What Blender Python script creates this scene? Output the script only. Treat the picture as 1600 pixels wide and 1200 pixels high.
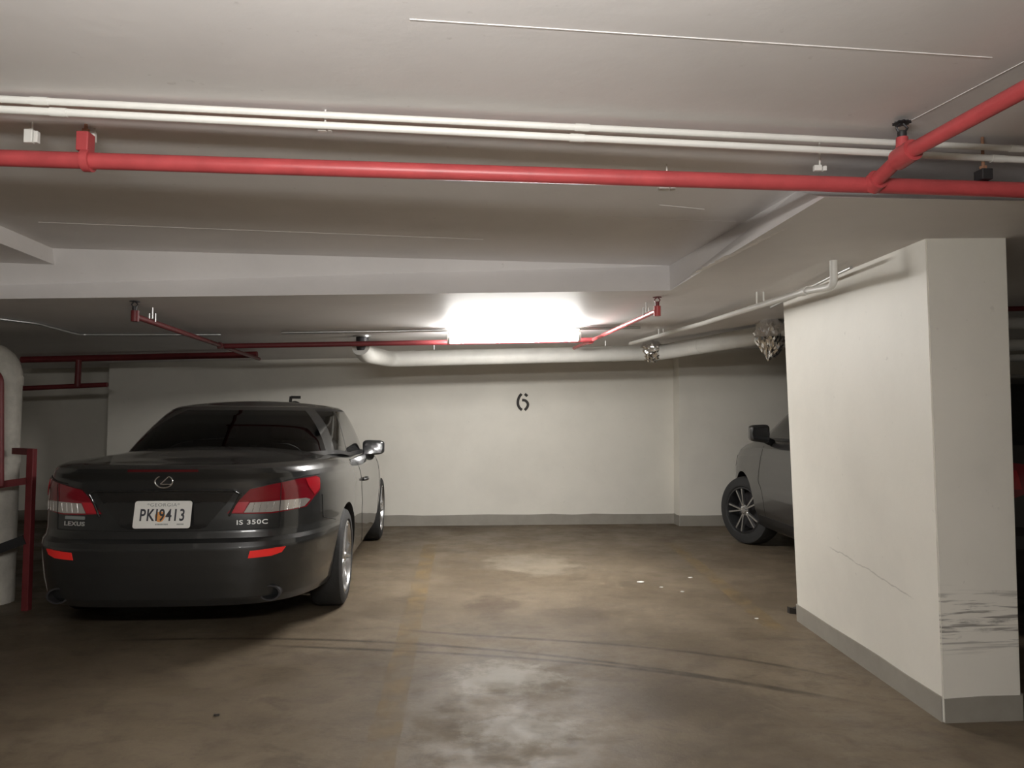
import bpy, bmesh, math, random
from mathutils import Vector, Matrix, noise
random.seed(7)
S = bpy.context.scene
for o in list(bpy.data.objects): bpy.data.objects.remove(o)
COL = S.collection

# ------------------------------------------------------------------ camera
FPX, CAMZ, HORIZON, ROLL = 1150.0, 1.27, 655.0, 0.005
pitch = math.atan((HORIZON - 600) / FPX)
FW = Vector((0, math.cos(pitch), math.sin(pitch)))
RT0 = Vector((1, 0, 0)); UP0 = RT0.cross(FW)
RT = RT0 * math.cos(ROLL) + UP0 * math.sin(ROLL)
UP = UP0 * math.cos(ROLL) - RT0 * math.sin(ROLL)
EYE = Vector((0, 0, CAMZ))
cd = bpy.data.cameras.new('camera'); cam = bpy.data.objects.new('camera', cd); COL.objects.link(cam)
cd.sensor_width = 36; cd.lens = FPX / 1600 * 36; cd.clip_start = 0.05
cam.matrix_world = Matrix(((RT.x, UP.x, -FW.x, EYE.x), (RT.y, UP.y, -FW.y, EYE.y), (RT.z, UP.z, -FW.z, EYE.z), (0, 0, 0, 1)))
S.camera = cam
# ------------------------------------------------------------------ world, exposure
w = bpy.data.worlds.new('world'); S.world = w; w.use_nodes = True
w.node_tree.nodes['Background'].inputs[0].default_value = (0.5, 0.48, 0.45, 1)
w.node_tree.nodes['Background'].inputs[1].default_value = 0.02
S.view_settings.view_transform = 'Standard'; S.view_settings.look = 'None'
S.view_settings.exposure = 0.28; S.view_settings.gamma = 1; S.view_settings.use_curve_mapping = False
LAMP_FAR, LAMP_NEAR = 160.0, 150.0          # radiance of the fluorescent diffusers
LAMP_COL = (1.0, 0.98, 0.945)

# ------------------------------------------------------------------ measuring: pixel of the 1600x1200 photograph -> point
def ray(px, py): return FW * FPX + RT * (px - 800) - UP * (py - 600)
def P(px, py, d):
    r = ray(px, py); return EYE + r * (d / r.y)
def on_plane(px, py, a, bx, by):           # plane z = a + bx*x + by*y
    r = ray(px, py)
    t = (a + bx * EYE.x + by * EYE.y - EYE.z) / (r.z - bx * r.x - by * r.y)
    return EYE + r * t
def F(px, py): return on_plane(px, py, 0, 0, 0)
SOF = (1.917, 0.032, 0.015)                # dropped soffit around the coffer
UPP = (2.18, 0.010, 0.0)                   # recessed slab of the coffer
def zs_(x, y): return SOF[0] + SOF[1] * x + SOF[2] * y
def zu_(x, y): return UPP[0] + UPP[1] * x
def C(px, py, off=0.0): return on_plane(px, py, SOF[0] - off, SOF[1], SOF[2])
def U(px, py, off=0.0): return on_plane(px, py, UPP[0] - off, UPP[1], UPP[2])

# ------------------------------------------------------------------ materials
MATS = {}
def pbsdf(name, col, rough=0.5, metal=0.0, coat=0.0, spec=0.5, var=0.0, scale=6.0, bump=0.0, bscale=60.0, dark=None):
    if name in MATS: return MATS[name]
    m = bpy.data.materials.new(name); m.use_nodes = True; nt = m.node_tree
    b = nt.nodes['Principled BSDF']
    b.inputs['Base Color'].default_value = (*col, 1); b.inputs['Roughness'].default_value = rough
    b.inputs['Metallic'].default_value = metal; b.inputs['Coat Weight'].default_value = coat
    b.inputs['Coat Roughness'].default_value = 0.05
    b.inputs['Specular IOR Level'].default_value = spec
    if var > 0:
        tc = nt.nodes.new('ShaderNodeTexCoord'); n = nt.nodes.new('ShaderNodeTexNoise')
        n.inputs['Scale'].default_value = scale; n.inputs['Detail'].default_value = 6; n.inputs['Roughness'].default_value = 0.65
        nt.links.new(tc.outputs['Object'], n.inputs['Vector'])
        r = nt.nodes.new('ShaderNodeMapRange'); r.inputs[1].default_value = 0.3; r.inputs[2].default_value = 0.7
        nt.links.new(n.outputs['Fac'], r.inputs[0])
        mx = nt.nodes.new('ShaderNodeMix'); mx.data_type = 'RGBA'
        d = dark if dark else tuple(c * (1 - var) for c in col)
        mx.inputs[6].default_value = (*d, 1); mx.inputs[7].default_value = (*col, 1)
        nt.links.new(r.outputs[0], mx.inputs[0]); nt.links.new(mx.outputs[2], b.inputs['Base Color'])
    if bump > 0:
        tc = nt.nodes.new('ShaderNodeTexCoord'); n = nt.nodes.new('ShaderNodeTexNoise')
        n.inputs['Scale'].default_value = bscale; n.inputs['Detail'].default_value = 4
        nt.links.new(tc.outputs['Object'], n.inputs['Vector'])
        bp = nt.nodes.new('ShaderNodeBump'); bp.inputs['Strength'].default_value = bump; bp.inputs['Distance'].default_value = 0.01
        nt.links.new(n.outputs['Fac'], bp.inputs['Height']); nt.links.new(bp.outputs[0], b.inputs['Normal'])
    MATS[name] = m; return m
def emit(name, col, strength):
    m = bpy.data.materials.new(name); m.use_nodes = True; nt = m.node_tree; nt.nodes.clear()
    e = nt.nodes.new('ShaderNodeEmission'); e.inputs[0].default_value = (*col, 1); e.inputs[1].default_value = strength
    o = nt.nodes.new('ShaderNodeOutputMaterial'); nt.links.new(e.outputs[0], o.inputs[0]); return m
class NT:
    """tiny node builder"""
    def __init__(s, m): s.nt = m.node_tree; s.N = s.nt.nodes; s.L = s.nt.links
    def set(s, sock, v):
        if isinstance(v, bpy.types.NodeSocket): s.L.new(v, sock)
        elif v is not None: sock.default_value = v
    def math(s, op, a, b=None, c=None, clamp=False):
        n = s.N.new('ShaderNodeMath'); n.operation = op; n.use_clamp = clamp
        s.set(n.inputs[0], a); s.set(n.inputs[1], b); s.set(n.inputs[2], c); return n.outputs[0]
    def ramp(s, v, a, b, c=0.0, d=1.0, smooth=True):
        n = s.N.new('ShaderNodeMapRange'); n.interpolation_type = 'SMOOTHSTEP' if smooth else 'LINEAR'
        s.set(n.inputs[0], v); n.inputs[1].default_value = a; n.inputs[2].default_value = b
        n.inputs[3].default_value = c; n.inputs[4].default_value = d; return n.outputs[0]
    def noise(s, vec, scale, detail=5, rough=0.6, dist=0.0):
        n = s.N.new('ShaderNodeTexNoise'); n.inputs['Scale'].default_value = scale; n.inputs['Detail'].default_value = detail
        n.inputs['Roughness'].default_value = rough; n.inputs['Distortion'].default_value = dist
        s.L.new(vec, n.inputs['Vector']); return n.outputs['Fac']
    def mapping(s, vec, scale=(1, 1, 1), loc=(0, 0, 0), rot=(0, 0, 0)):
        n = s.N.new('ShaderNodeMapping'); n.inputs['Scale'].default_value = scale; n.inputs['Location'].default_value = loc
        n.inputs['Rotation'].default_value = rot; s.L.new(vec, n.inputs['Vector']); return n.outputs[0]
    def mix(s, f, a, b):
        n = s.N.new('ShaderNodeMix'); n.data_type = 'RGBA'; s.set(n.inputs[0], f)
        s.set(n.inputs[6], (*a, 1) if isinstance(a, tuple) else a); s.set(n.inputs[7], (*b, 1) if isinstance(b, tuple) else b); return n.outputs[2]
    def pos(s):
        g = s.N.new('ShaderNodeTexCoord'); x = s.N.new('ShaderNodeSeparateXYZ'); s.L.new(g.outputs['Object'], x.inputs[0])
        return g.outputs['Object'], x.outputs[0], x.outputs[1], x.outputs[2]
    def bump(s, h, strength, dist=0.01):
        n = s.N.new('ShaderNodeBump'); n.inputs['Strength'].default_value = strength; n.inputs['Distance'].default_value = dist
        s.L.new(h, n.inputs['Height']); return n.outputs[0]

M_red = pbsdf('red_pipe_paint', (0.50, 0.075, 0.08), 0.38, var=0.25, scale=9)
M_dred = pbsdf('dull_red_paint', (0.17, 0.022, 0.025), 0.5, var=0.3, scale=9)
M_white = pbsdf('white_pipe_paint', (0.76, 0.75, 0.71), 0.45, var=0.08, scale=8)
M_insul = pbsdf('insulation_jacket', (0.66, 0.65, 0.61), 0.55, var=0.12, scale=5, bump=0.15, bscale=25)
M_riser = pbsdf('riser_jacket', (0.60, 0.57, 0.50), 0.6, var=0.35, scale=7, bump=0.3, bscale=30)
M_steel = pbsdf('galvanised_steel', (0.55, 0.55, 0.54), 0.35, metal=0.9)
M_rust = pbsdf('rusty_rod', (0.34, 0.17, 0.10), 0.7, var=0.4, scale=40)
M_black = pbsdf('black_plastic', (0.012, 0.012, 0.013), 0.45)
M_rubber = pbsdf('tyre_rubber', (0.018, 0.018, 0.018), 0.75, bump=0.2, bscale=90)
M_dark = pbsdf('dark_metal', (0.035, 0.033, 0.035), 0.5, metal=0.3)
M_foil = pbsdf('crumpled_foil', (0.80, 0.79, 0.78), 0.17, metal=1.0)
M_chrome = pbsdf('chrome', (0.82, 0.82, 0.82), 0.08, metal=1.0)
M_rim = pbsdf('alloy_rim', (0.55, 0.55, 0.55), 0.25, metal=0.9)
M_badge = pbsdf('satin_badge', (0.62, 0.62, 0.60), 0.45, metal=0.6)
M_rimdark = pbsdf('dark_alloy', (0.06, 0.06, 0.062), 0.35, metal=0.7)
M_paint = pbsdf('dark_grey_car_paint', (0.024, 0.025, 0.0255), 0.33, metal=0.3, coat=1.0)
M_paint2 = pbsdf('charcoal_suv_paint', (0.030, 0.029, 0.029), 0.36, metal=0.3, coat=0.8)
M_garnish = pbsdf('dark_gloss_garnish', (0.03, 0.03, 0.031), 0.12, metal=0.5, coat=1.0)
M_lens = pbsdf('red_lens', (0.20, 0.006, 0.014), 0.16, coat=1.0)
M_lens2 = pbsdf('bright_red_lens', (0.42, 0.012, 0.022), 0.2, coat=1.0)
M_clear = pbsdf('clear_lens_ribs', (0.55, 0.52, 0.49), 0.12, metal=0.55, coat=1.0)
M_reflect = pbsdf('red_reflector', (0.95, 0.035, 0.03), 0.35)
M_brake = pbsdf('smoked_red_lens', (0.10, 0.008, 0.012), 0.2, coat=1.0)
M_gap = pbsdf('panel_gap', (0.006, 0.006, 0.006), 0.8)
M_plate = pbsdf('licence_plate_white', (0.78, 0.77, 0.73), 0.4)
M_ink = pbsdf('plate_ink', (0.035, 0.035, 0.045), 0.5)
M_inkg = pbsdf('plate_pale_ink', (0.22, 0.24, 0.23), 0.5)
M_peach = pbsdf('plate_peach', (0.72, 0.25, 0.07), 0.5, var=0.35, scale=60, dark=(0.75, 0.42, 0.12))
M_num = pbsdf('stencil_paint', (0.040, 0.036, 0.033), 0.8, var=0.4, scale=30)
M_seat = pbsdf('dark_upholstery', (0.025, 0.024, 0.024), 0.7)
M_paper = pbsdf('scrap_paper', (0.75, 0.74, 0.70), 0.8)
M_debris = pbsdf('dark_debris', (0.03, 0.025, 0.02), 0.9)

def glass(name, tint, refl=1.0):
    m = bpy.data.materials.new(name); m.use_nodes = True; t = NT(m); t.N.clear()
    tr = t.N.new('ShaderNodeBsdfTransparent'); tr.inputs[0].default_value = (*tint, 1)
    gl = t.N.new('ShaderNodeBsdfGlossy'); gl.inputs[0].default_value = (refl, refl, refl, 1); gl.inputs[1].default_value = 0.03
    fr = t.N.new('ShaderNodeFresnel'); fr.inputs[0].default_value = 1.5
    mx = t.N.new('ShaderNodeMixShader'); t.L.new(fr.outputs[0], mx.inputs[0]); t.L.new(tr.outputs[0], mx.inputs[1]); t.L.new(gl.outputs[0], mx.inputs[2])
    o = t.N.new('ShaderNodeOutputMaterial'); t.L.new(mx.outputs[0], o.inputs[0]); MATS[name] = m; return m
M_glass_rear = glass('tinted_rear_glass', (0.10, 0.10, 0.10))
M_glass_side = glass('clear_side_glass', (0.62, 0.63, 0.62))
M_glass_dark = glass('privacy_glass', (0.05, 0.05, 0.05))

def wall_material(name, col, scuff=False, crack=False):
    m = bpy.data.materials.new(name); m.use_nodes = True; t = NT(m); b = t.N['Principled BSDF']
    v, x, y, z = t.pos()
    big = t.ramp(t.noise(v, 1.3, 6, 0.6), 0.35, 0.75)
    c = t.mix(big, col, tuple(k * 0.90 for k in col))
    sp = t.ramp(t.noise(v, 26, 3, 0.5), 0.70, 0.78)
    c = t.mix(t.math('MULTIPLY', sp, 0.18), c, (0.25, 0.23, 0.20))
    if scuff:     # tyre and bumper rubs low on the face that looks at the drive lane
        st = t.noise(t.mapping(v, (2.2, 2.2, 42)), 1.0, 4, 0.65, 0.4)
        lines = t.ramp(st, 0.50, 0.60)
        win = t.math('MULTIPLY', t.ramp(z, 0.26, 0.38), t.ramp(z, 0.60, 0.50))
        gn = t.N.new('ShaderNodeNewGeometry'); gs = t.N.new('ShaderNodeSeparateXYZ'); t.L.new(gn.outputs['True Normal'], gs.inputs[0]); front = t.ramp(gs.outputs[1], -0.5, -0.8)
        c = t.mix(t.math('MULTIPLY', t.math('MULTIPLY', lines, win), t.math('MULTIPLY', front, 0.7)), c, (0.08, 0.065, 0.06))
        smear = t.math('MULTIPLY', t.ramp(t.noise(t.mapping(v, (6, 6, 30)), 1.0, 5, 0.7), 0.45, 0.7), t.math('MULTIPLY', t.ramp(z, 0.375, 0.40), t.ramp(z, 0.46, 0.43)))
        c = t.mix(t.math('MULTIPLY', t.math('MULTIPLY', smear, front), 0.9), c, (0.13, 0.12, 0.11))
    if crack:
        k = t.math('ABSOLUTE', t.math('SUBTRACT', z, t.math('ADD', t.math('MULTIPLY_ADD', y, crack[1], crack[0]), t.math('MULTIPLY', t.noise(v, 6, 3), 0.06))))
        f = t.math('MULTIPLY', t.ramp(k, 0.005, 0.001), t.math('MULTIPLY', t.ramp(y, crack[2], crack[2] + .1), t.ramp(y, crack[3], crack[3] - .1)))
        c = t.mix(t.math('MULTIPLY', f, 0.4), c, (0.2, 0.18, 0.15))
    t.L.new(c, b.inputs['Base Color']); b.inputs['Roughness'].default_value = 0.55
    h = t.noise(v, 14, 5, 0.6)
    t.L.new(t.bump(h, 0.12, 0.01), b.inputs['Normal'])
    return m

# ------------------------------------------------------------------ mesh helpers
def prop(o, label=None, cat=None, group=None, kind=None):
    if label: o['label'] = label
    if cat: o['category'] = cat
    if group: o['group'] = group
    if kind: o['kind'] = kind
    return o
def link(name, me, mat=None, parent=None, smooth=None):
    if mat is not None and len(me.materials) == 0:
        for k in (mat if isinstance(mat, (list, tuple)) else [mat]): me.materials.append(k)
    if smooth is not None:
        for p in me.polygons: p.use_smooth = True
        if smooth < 179: me.set_sharp_from_angle(angle=math.radians(smooth))
    o = bpy.data.objects.new(name, me); COL.objects.link(o)
    if parent is not None: o.parent = parent
    return o
def obj(name, bm, mat, parent=None, smooth=None, recalc=True):
    if recalc: bmesh.ops.recalc_face_normals(bm, faces=bm.faces[:])
    me = bpy.data.meshes.new(name); bm.to_mesh(me); bm.free()
    return link(name, me, mat, parent, smooth)
def root(name, loc=(0, 0, 0), rz=0.0):
    o = bpy.data.objects.new(name, None); o.location = loc; o.rotation_euler = (0, 0, rz); o.empty_display_size = 0.1
    COL.objects.link(o); return o
def frame(t):
    t = t.normalized(); u = Vector((0, 0, 1)) if abs(t.z) < 0.9 else Vector((1, 0, 0))
    n = t.cross(u).normalized(); return n, n.cross(t).normalized()
def rounded(pts, r, seg=6):
    pts = [Vector(p) for p in pts]
    if len(pts) < 3 or r <= 0: return pts
    out = [pts[0]]
    for a, b, c in zip(pts, pts[1:], pts[2:]):
        d1 = (a - b); d2 = (c - b); k = min(r, d1.length * .49, d2.length * .49)
        p1 = b + d1.normalized() * k; p2 = b + d2.normalized() * k
        for i in range(seg + 1):
            t = i / seg; out.append(p1 * (1 - t) ** 2 + b * 2 * t * (1 - t) + p2 * t * t)
    out.append(pts[-1]); return out
def tube(bm, pts, r, seg=14, bend=0.0, cap=True):
    nk = len(pts); pts = rounded(pts, bend); n0, b0 = frame(pts[1] - pts[0]); rings = []
    if isinstance(r, (list, tuple)) and len(r) != len(pts):
        r = [r[int(f)] + (r[min(int(f) + 1, nk - 1)] - r[int(f)]) * (f - int(f)) for f in [i / (len(pts) - 1) * (nk - 1) for i in range(len(pts))]]
    for i, p in enumerate(pts):
        t = (pts[min(i + 1, len(pts) - 1)] - pts[max(i - 1, 0)]).normalized()
        n0 = (n0 - t * n0.dot(t)).normalized(); b0 = t.cross(n0)
        rr = r[i] if isinstance(r, (list, tuple)) else r
        rings.append([bm.verts.new(p + (n0 * math.cos(a) + b0 * math.sin(a)) * rr) for a in [2 * math.pi * k / seg for k in range(seg)]])
    for A, B in zip(rings, rings[1:]):
        for k in range(seg): bm.faces.new((A[k], A[(k + 1) % seg], B[(k + 1) % seg], B[k]))
    if cap: bm.faces.new(rings[0][::-1]); bm.faces.new(rings[-1])
def box(bm, lo, hi, bev=0.0, M=None):
    vs = [bm.verts.new((x, y, z)) for x in (lo[0], hi[0]) for y in (lo[1], hi[1]) for z in (lo[2], hi[2])]
    fs = [bm.faces.new([vs[i] for i in q]) for q in ((0, 1, 3, 2), (4, 6, 7, 5), (0, 4, 5, 1), (2, 3, 7, 6), (0, 2, 6, 4), (1, 5, 7, 3))]
    if bev > 0:
        es = list({e for f in fs for e in f.edges})
        r = bmesh.ops.bevel(bm, geom=es, offset=bev, segments=2, affect='EDGES', profile=0.5); vs = list({v for f in r['faces'] for v in f.verts} | {v for v in vs if v.is_valid})
    if M is not None:
        for v in vs: v.co = M @ v.co
    return vs
def bar(bm, a, b, wd, ht):                       # rectangular bar between two points
    a, b = Vector(a), Vector(b); t = (b - a).normalized(); n, u = frame(t); vs = []
    for p in (a, b):
        vs.append([bm.verts.new(p + n * (sx * wd / 2) + u * (sz * ht / 2)) for sx, sz in ((-1, -1), (1, -1), (1, 1), (-1, 1))])
    for k in range(4): bm.faces.new((vs[0][k], vs[0][(k + 1) % 4], vs[1][(k + 1) % 4], vs[1][k]))
    bm.faces.new(vs[0][::-1]); bm.faces.new(vs[1])
def lathe(bm, prof, seg=32, M=None, closed=False):   # profile (r, h) about z
    rings = []
    for r, h in prof:
        rings.append([bm.verts.new((r * math.cos(2 * math.pi * k / seg), r * math.sin(2 * math.pi * k / seg), h)) for k in range(seg)])
    if closed: rings.append(rings[0])
    for A, B in zip(rings, rings[1:]):
        for k in range(seg): bm.faces.new((A[k], A[(k + 1) % seg], B[(k + 1) % seg], B[k]))
    if not closed: bm.faces.new(rings[0][::-1]); bm.faces.new(rings[-1])
    if M is not None:
        for R in rings[:-1] if closed else rings:
            for v in R: v.co = M @ v.co
def prism(bm, poly, fn0, fn1):                    # polygon with thickness: fn maps (u, v) to the two faces
    A = [bm.verts.new(fn0(*p)) for p in poly]; B = [bm.verts.new(fn1(*p)) for p in poly]
    bm.faces.new(A); bm.faces.new(B[::-1])
    for k in range(len(poly)):
        j = (k + 1) % len(poly); bm.faces.new((A[j], A[k], B[k], B[j]))
def new(): return bmesh.new()

# ================================================================== THE SETTING
def floor_material():
    m = bpy.data.materials.new('stained_concrete_floor'); m.use_nodes = True; t = NT(m); b = t.N['Principled BSDF']
    v, x, y, z = t.pos()
    base = t.mix(t.ramp(t.noise(v, 0.9, 8, 0.62, 0.3), 0.33, 0.68), (0.098, 0.075, 0.049), (0.160, 0.127, 0.087))
    base = t.mix(t.math('MULTIPLY', t.ramp(t.noise(t.mapping(v, (1, 1.6, 1)), 4.5, 8, 0.75, 0.6), 0.46, 0.66), 0.55), base, (0.068, 0.052, 0.036))
    base = t.mix(t.math('MULTIPLY', t.ramp(t.noise(v, 45, 3, 0.6), 0.5, 0.75), 0.25), base, (0.08, 0.066, 0.05))
    def blob(px, py, rx, ry, amt, col, sc):
        nonlocal base
        p = F(px, py)
        dx = t.math('DIVIDE', t.math('SUBTRACT', x, p.x), rx); dy = t.math('DIVIDE', t.math('SUBTRACT', y, p.y), ry)
        r = t.math('SQRT', t.math('ADD', t.math('MULTIPLY', dx, dx), t.math('MULTIPLY', dy, dy)))
        r = t.math('ADD', r, t.math('MULTIPLY', t.math('SUBTRACT', t.noise(v, sc, 6, 0.7), 0.5), 2.2))
        base = t.mix(t.math('MULTIPLY', t.ramp(r, 1.0, 0.45), amt), base, col)
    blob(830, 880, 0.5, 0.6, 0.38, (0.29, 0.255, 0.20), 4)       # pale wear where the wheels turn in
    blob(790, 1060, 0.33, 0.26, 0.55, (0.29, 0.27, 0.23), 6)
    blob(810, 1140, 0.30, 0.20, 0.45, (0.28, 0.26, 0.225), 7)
    blob(770, 945, 0.22, 0.32, 0.7, (0.062, 0.043, 0.028), 5)   # oil drips of the empty bay
    blob(900, 960, 0.30, 0.25, 0.5, (0.066, 0.049, 0.034), 5)
    blob(1050, 1090, 0.5, 0.3, 0.5, (0.07, 0.054, 0.038), 4)
    # tyre tracks swinging across the bay mouth
    marks = [((640, 985), (800, 996), (960, 1008), (1120, 1024), (1280, 1052)),
             ((200, 1000), (440, 1000), (640, 1003), (900, 1031), (1080, 1052), (1300, 1090)),
             ((430, 1008), (580, 1018), (800, 1023), (1000, 1049), (1250, 1083))]
    import numpy as np
    for i, mk in enumerate(marks):
        q = [F(*p) for p in mk]; c = np.polyfit([p.x for p in q], [p.y for p in q], 3)
        f = t.math('MULTIPLY_ADD', x, float(c[0]), float(c[1])); f = t.math('MULTIPLY_ADD', f, x, float(c[2])); f = t.math('MULTIPLY_ADD', f, x, float(c[3]))
        dist = t.math('ABSOLUTE', t.math('SUBTRACT', y, f))
        x0, x1 = q[0].x, q[-1].x
        k = t.math('MULTIPLY', t.ramp(dist, 0.030, 0.004), t.math('MULTIPLY', t.ramp(x, x0 - .3, x0 + .3), t.ramp(x, x1 + .3, x1 - .3)))
        k = t.math('MULTIPLY', k, t.ramp(t.noise(v, 9, 4, 0.7), 0.25, 0.6, 0.35, 0.8))
        base = t.mix(k, base, (0.034, 0.026, 0.018))
    t.L.new(base, b.inputs['Base Color'])
    t.L.new(t.ramp(t.noise(v, 2.2, 6, 0.7), 0.35, 0.7, 0.42, 0.75), b.inputs['Roughness'])
    b.inputs['Specular IOR Level'].default_value = 0.22
    t.L.new(t.bump(t.noise(v, 38, 5, 0.7), 0.18, 0.006), b.inputs['Normal'])
    return m
X0, X1, Y0 = -6.2, 6.6, -5.5
bm = new(); box(bm, (X0, Y0, -0.12), (X1, 11.0, 0.0))
floor = prop(obj('floor', bm, floor_material()), 'worn brown concrete garage floor with tyre tracks', kind='structure')

NC, NR_, NF = F(1247, 970), F(1475, 1129), F(1597, 1125)     # pillar corners: far left, near left, near right
SCUFF_Y = max(NR_.y, NF.y) + 0.004
WCOL = (0.72, 0.69, 0.62)
M_wall = wall_material('painted_wall', WCOL)
M_ceil = wall_material('painted_ceiling', (0.80, 0.775, 0.765))
M_pillar = wall_material('painted_pillar', WCOL, scuff=True, crack=(0.12, 0.10, 3.3, 4.2))
M_base = pbsdf('grey_painted_base_band', (0.29, 0.268, 0.228), 0.6, var=0.18, scale=6)

WA, WB = F(163, 826), F(1056, 818)           # foot of the back wall
wdir = (WB - WA).normalized(); wn = Vector((wdir.y, -wdir.x, 0))    # wn looks at the camera
def wall_slab(name, a, b, z1, th, mat, label, z0=-0.05):
    d = (b - a).normalized(); n = Vector((-d.y, d.x, 0)) * th; bm = new()
    prism(bm, [(0, 0), (1, 0), (1, 1), (0, 1)], lambda u, v_: Vector((a.x + (b.x - a.x) * u, a.y + (b.y - a.y) * u, z0 + (z1 - z0) * v_)),
          lambda u, v_: Vector((a.x + (b.x - a.x) * u + n.x, a.y + (b.y - a.y) * u + n.y, z0 + (z1 - z0) * v_)))
    return prop(obj(name, bm, mat), label, kind='structure')
def base_band(name, pts, h, label, th=0.006, ln=(0, 0)):
    """painted band along the foot of a wall; pts run so that the room lies on the right-hand side"""
    bm = new()
    for a, b in zip(pts, pts[1:]):
        d = (b - a).normalized(); n = Vector((d.y, -d.x, 0)) * th; k = max(2, int((b - a).length / 0.25))
        hs = [h + random.uniform(-.006, .006) for _ in range(k + 1)]
        for i in range(k):
            p, q = a.lerp(b, i / k), a.lerp(b, (i + 1) / k)
            vs = [bm.verts.new(c) for c in ((p.x + n.x, p.y + n.y, 0), (q.x + n.x, q.y + n.y, 0), (q.x + n.x + ln[0] * h, q.y + n.y + ln[1] * h, hs[i + 1]), (p.x + n.x + ln[0] * h, p.y + n.y + ln[1] * h, hs[i]),
                                            (q.x - n.x, q.y - n.y, hs[i + 1]), (p.x - n.x, p.y - n.y, hs[i]))]
            bm.faces.new(vs[:4]); bm.faces.new((vs[3], vs[2], vs[4], vs[5]))
    return prop(obj(name, bm, M_base, recalc=False), label, kind='structure')
wall_slab('wall_back', WA, WB, 2.35, 0.25, M_wall, 'white painted back wall of the parking bays')
RA = F(1062, 822); RB = RA + wdir * 5.2
wall_slab('wall_back_right', RA, RB, 2.35, 0.5, M_wall, 'white wall stepping forward behind the dark crossover')
LB = WA - wn * 0.75 + wdir * 0.1; LA = LB - wdir * 3.0
wall_slab('wall_back_left', LA, LB, 2.35, 0.25, M_wall, 'recessed dim wall behind the red guard rail')
wall_slab('wall_left', Vector((X0, Y0, 0)), Vector((X0, 10.6, 0)), 2.6, 0.2, M_wall, 'left end wall of the garage, out of view')
wall_slab('wall_right', Vector((X1, 10.6, 0)), Vector((X1, Y0, 0)), 2.6, 0.2, M_wall, 'right end wall of the garage, out of view')
wall_slab('wall_front', Vector((X1, Y0, 0)), Vector((X0, Y0, 0)), 2.6, 0.2, M_wall, 'wall of the garage behind the camera')
base_band('baseboard_back', [WA, WB], 0.125, 'grey painted band at the foot of the back wall')
base_band('baseboard_right', [RA + wn * -0.2, RA, RB], 0.125, 'grey painted band at the foot of the stepped wall')
base_band('baseboard_left', [LA, LB], 0.125, 'grey painted band at the foot of the recessed wall')

# pillar: four feet on the floor, heads in the soffit
T1, T2, T3 = C(1228, 478), C(1446, 372), C(1568, 366)
F4 = NC + (NF - NR_); lean = Vector(((T2.x - NR_.x) / T2.z, (T2.y - NR_.y) / T2.z, 1))
T1, T2, T3, T4 = (p + lean * (zs_(p.x, p.y)) for p in (NC, NR_, NF, F4))
bm = new()
feet = [bm.verts.new((p.x, p.y, -0.03)) for p in (NC, NR_, NF, F4)]
head = [bm.verts.new(p + Vector((0, 0, 0.1))) for p in (T1, T2, T3, T4)]
for k in range(4): bm.faces.new((feet[k], feet[(k + 1) % 4], head[(k + 1) % 4], head[k]))
bm.faces.new(feet[::-1]); bm.faces.new(head)
bmesh.ops.bevel(bm, geom=[e for e in bm.edges if abs((e.verts[0].co - e.verts[1].co).normalized().z) > .8], offset=0.005, segments=2, affect='EDGES')
pillar = prop(obj('wall_pillar', bm, M_pillar, smooth=30), 'thick white painted pillar with black scuffs low on its front', kind='structure')
bb = base_band('baseboard', [NC, NR_, NF, F4, NC], 0.108, None, .008, (lean.x, lean.y)); bb.parent = pillar; del bb['kind']

# ceiling: recessed slab, dropped soffit round it, faces between
lL, lR = C(83, 466), C(1047, 454); uL, uR = U(83, 388), U(1046, 415)
dl = (lR - lL); du = (uR - uL)
def at_x(a, d, x): return a + d * ((x - a.x) / d.x)
def at_y(a, d, y): return a + d * ((y - a.y) / d.y)
lE = at_x(lL, dl, X0 - .1); uE = at_x(uL, du, X0 - .1)
lN = C(1288, 308); dn = C(1600, 314) - lN; lF = at_x(lN, dn, X1 + .1)          # near edge of the drop round the pillar
uN = U(1245, 299); un2 = U(1600, 302); uF = at_x(uN, un2 - uN, X1 + .1)
def sof(x, y, o=0): return Vector((x, y, zs_(x, y) + o))
def upr(x, y): return Vector((x, y, zu_(x, y)))
bm = new()
def face(*p): bm.faces.new([bm.verts.new(q) for q in p])
yB = 11.0
face(sof(lE.x, lE.y), sof(lR.x, lR.y), sof(lR.x, yB), sof(lE.x, yB))                 # soffit behind the cross beam
face(sof(lR.x, lR.y), sof(lN.x, lN.y), sof(lF.x, lF.y), sof(X1 + .1, yB), sof(lR.x, yB))   # soffit round the pillar
face(sof(lE.x, lE.y), sof(lR.x, lR.y), upr(uR.x, uR.y), upr(uE.x, uE.y))             # cross beam face
face(sof(lR.x, lR.y), sof(lN.x, lN.y), upr(uN.x, uN.y), upr(uR.x, uR.y))             # side face
face(sof(lN.x, lN.y), sof(lF.x, lF.y), upr(uF.x, uF.y), upr(uN.x, uN.y))       # near face of the drop
face(upr(uE.x, uE.y), upr(uR.x, uR.y), upr(uN.x, uN.y), upr(uN.x, Y0 - .1), upr(X0 - .1, Y0 - .1))   # recessed slab
face(upr(uN.x, uN.y), upr(uF.x, uF.y), upr(uF.x, Y0 - .1), upr(uN.x, Y0 - .1))
bmesh.ops.remove_doubles(bm, verts=bm.verts[:], dist=1e-4)
ceil = prop(obj('ceiling', bm, M_ceil), 'white painted concrete ceiling with a recessed panel', kind='structure')
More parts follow.
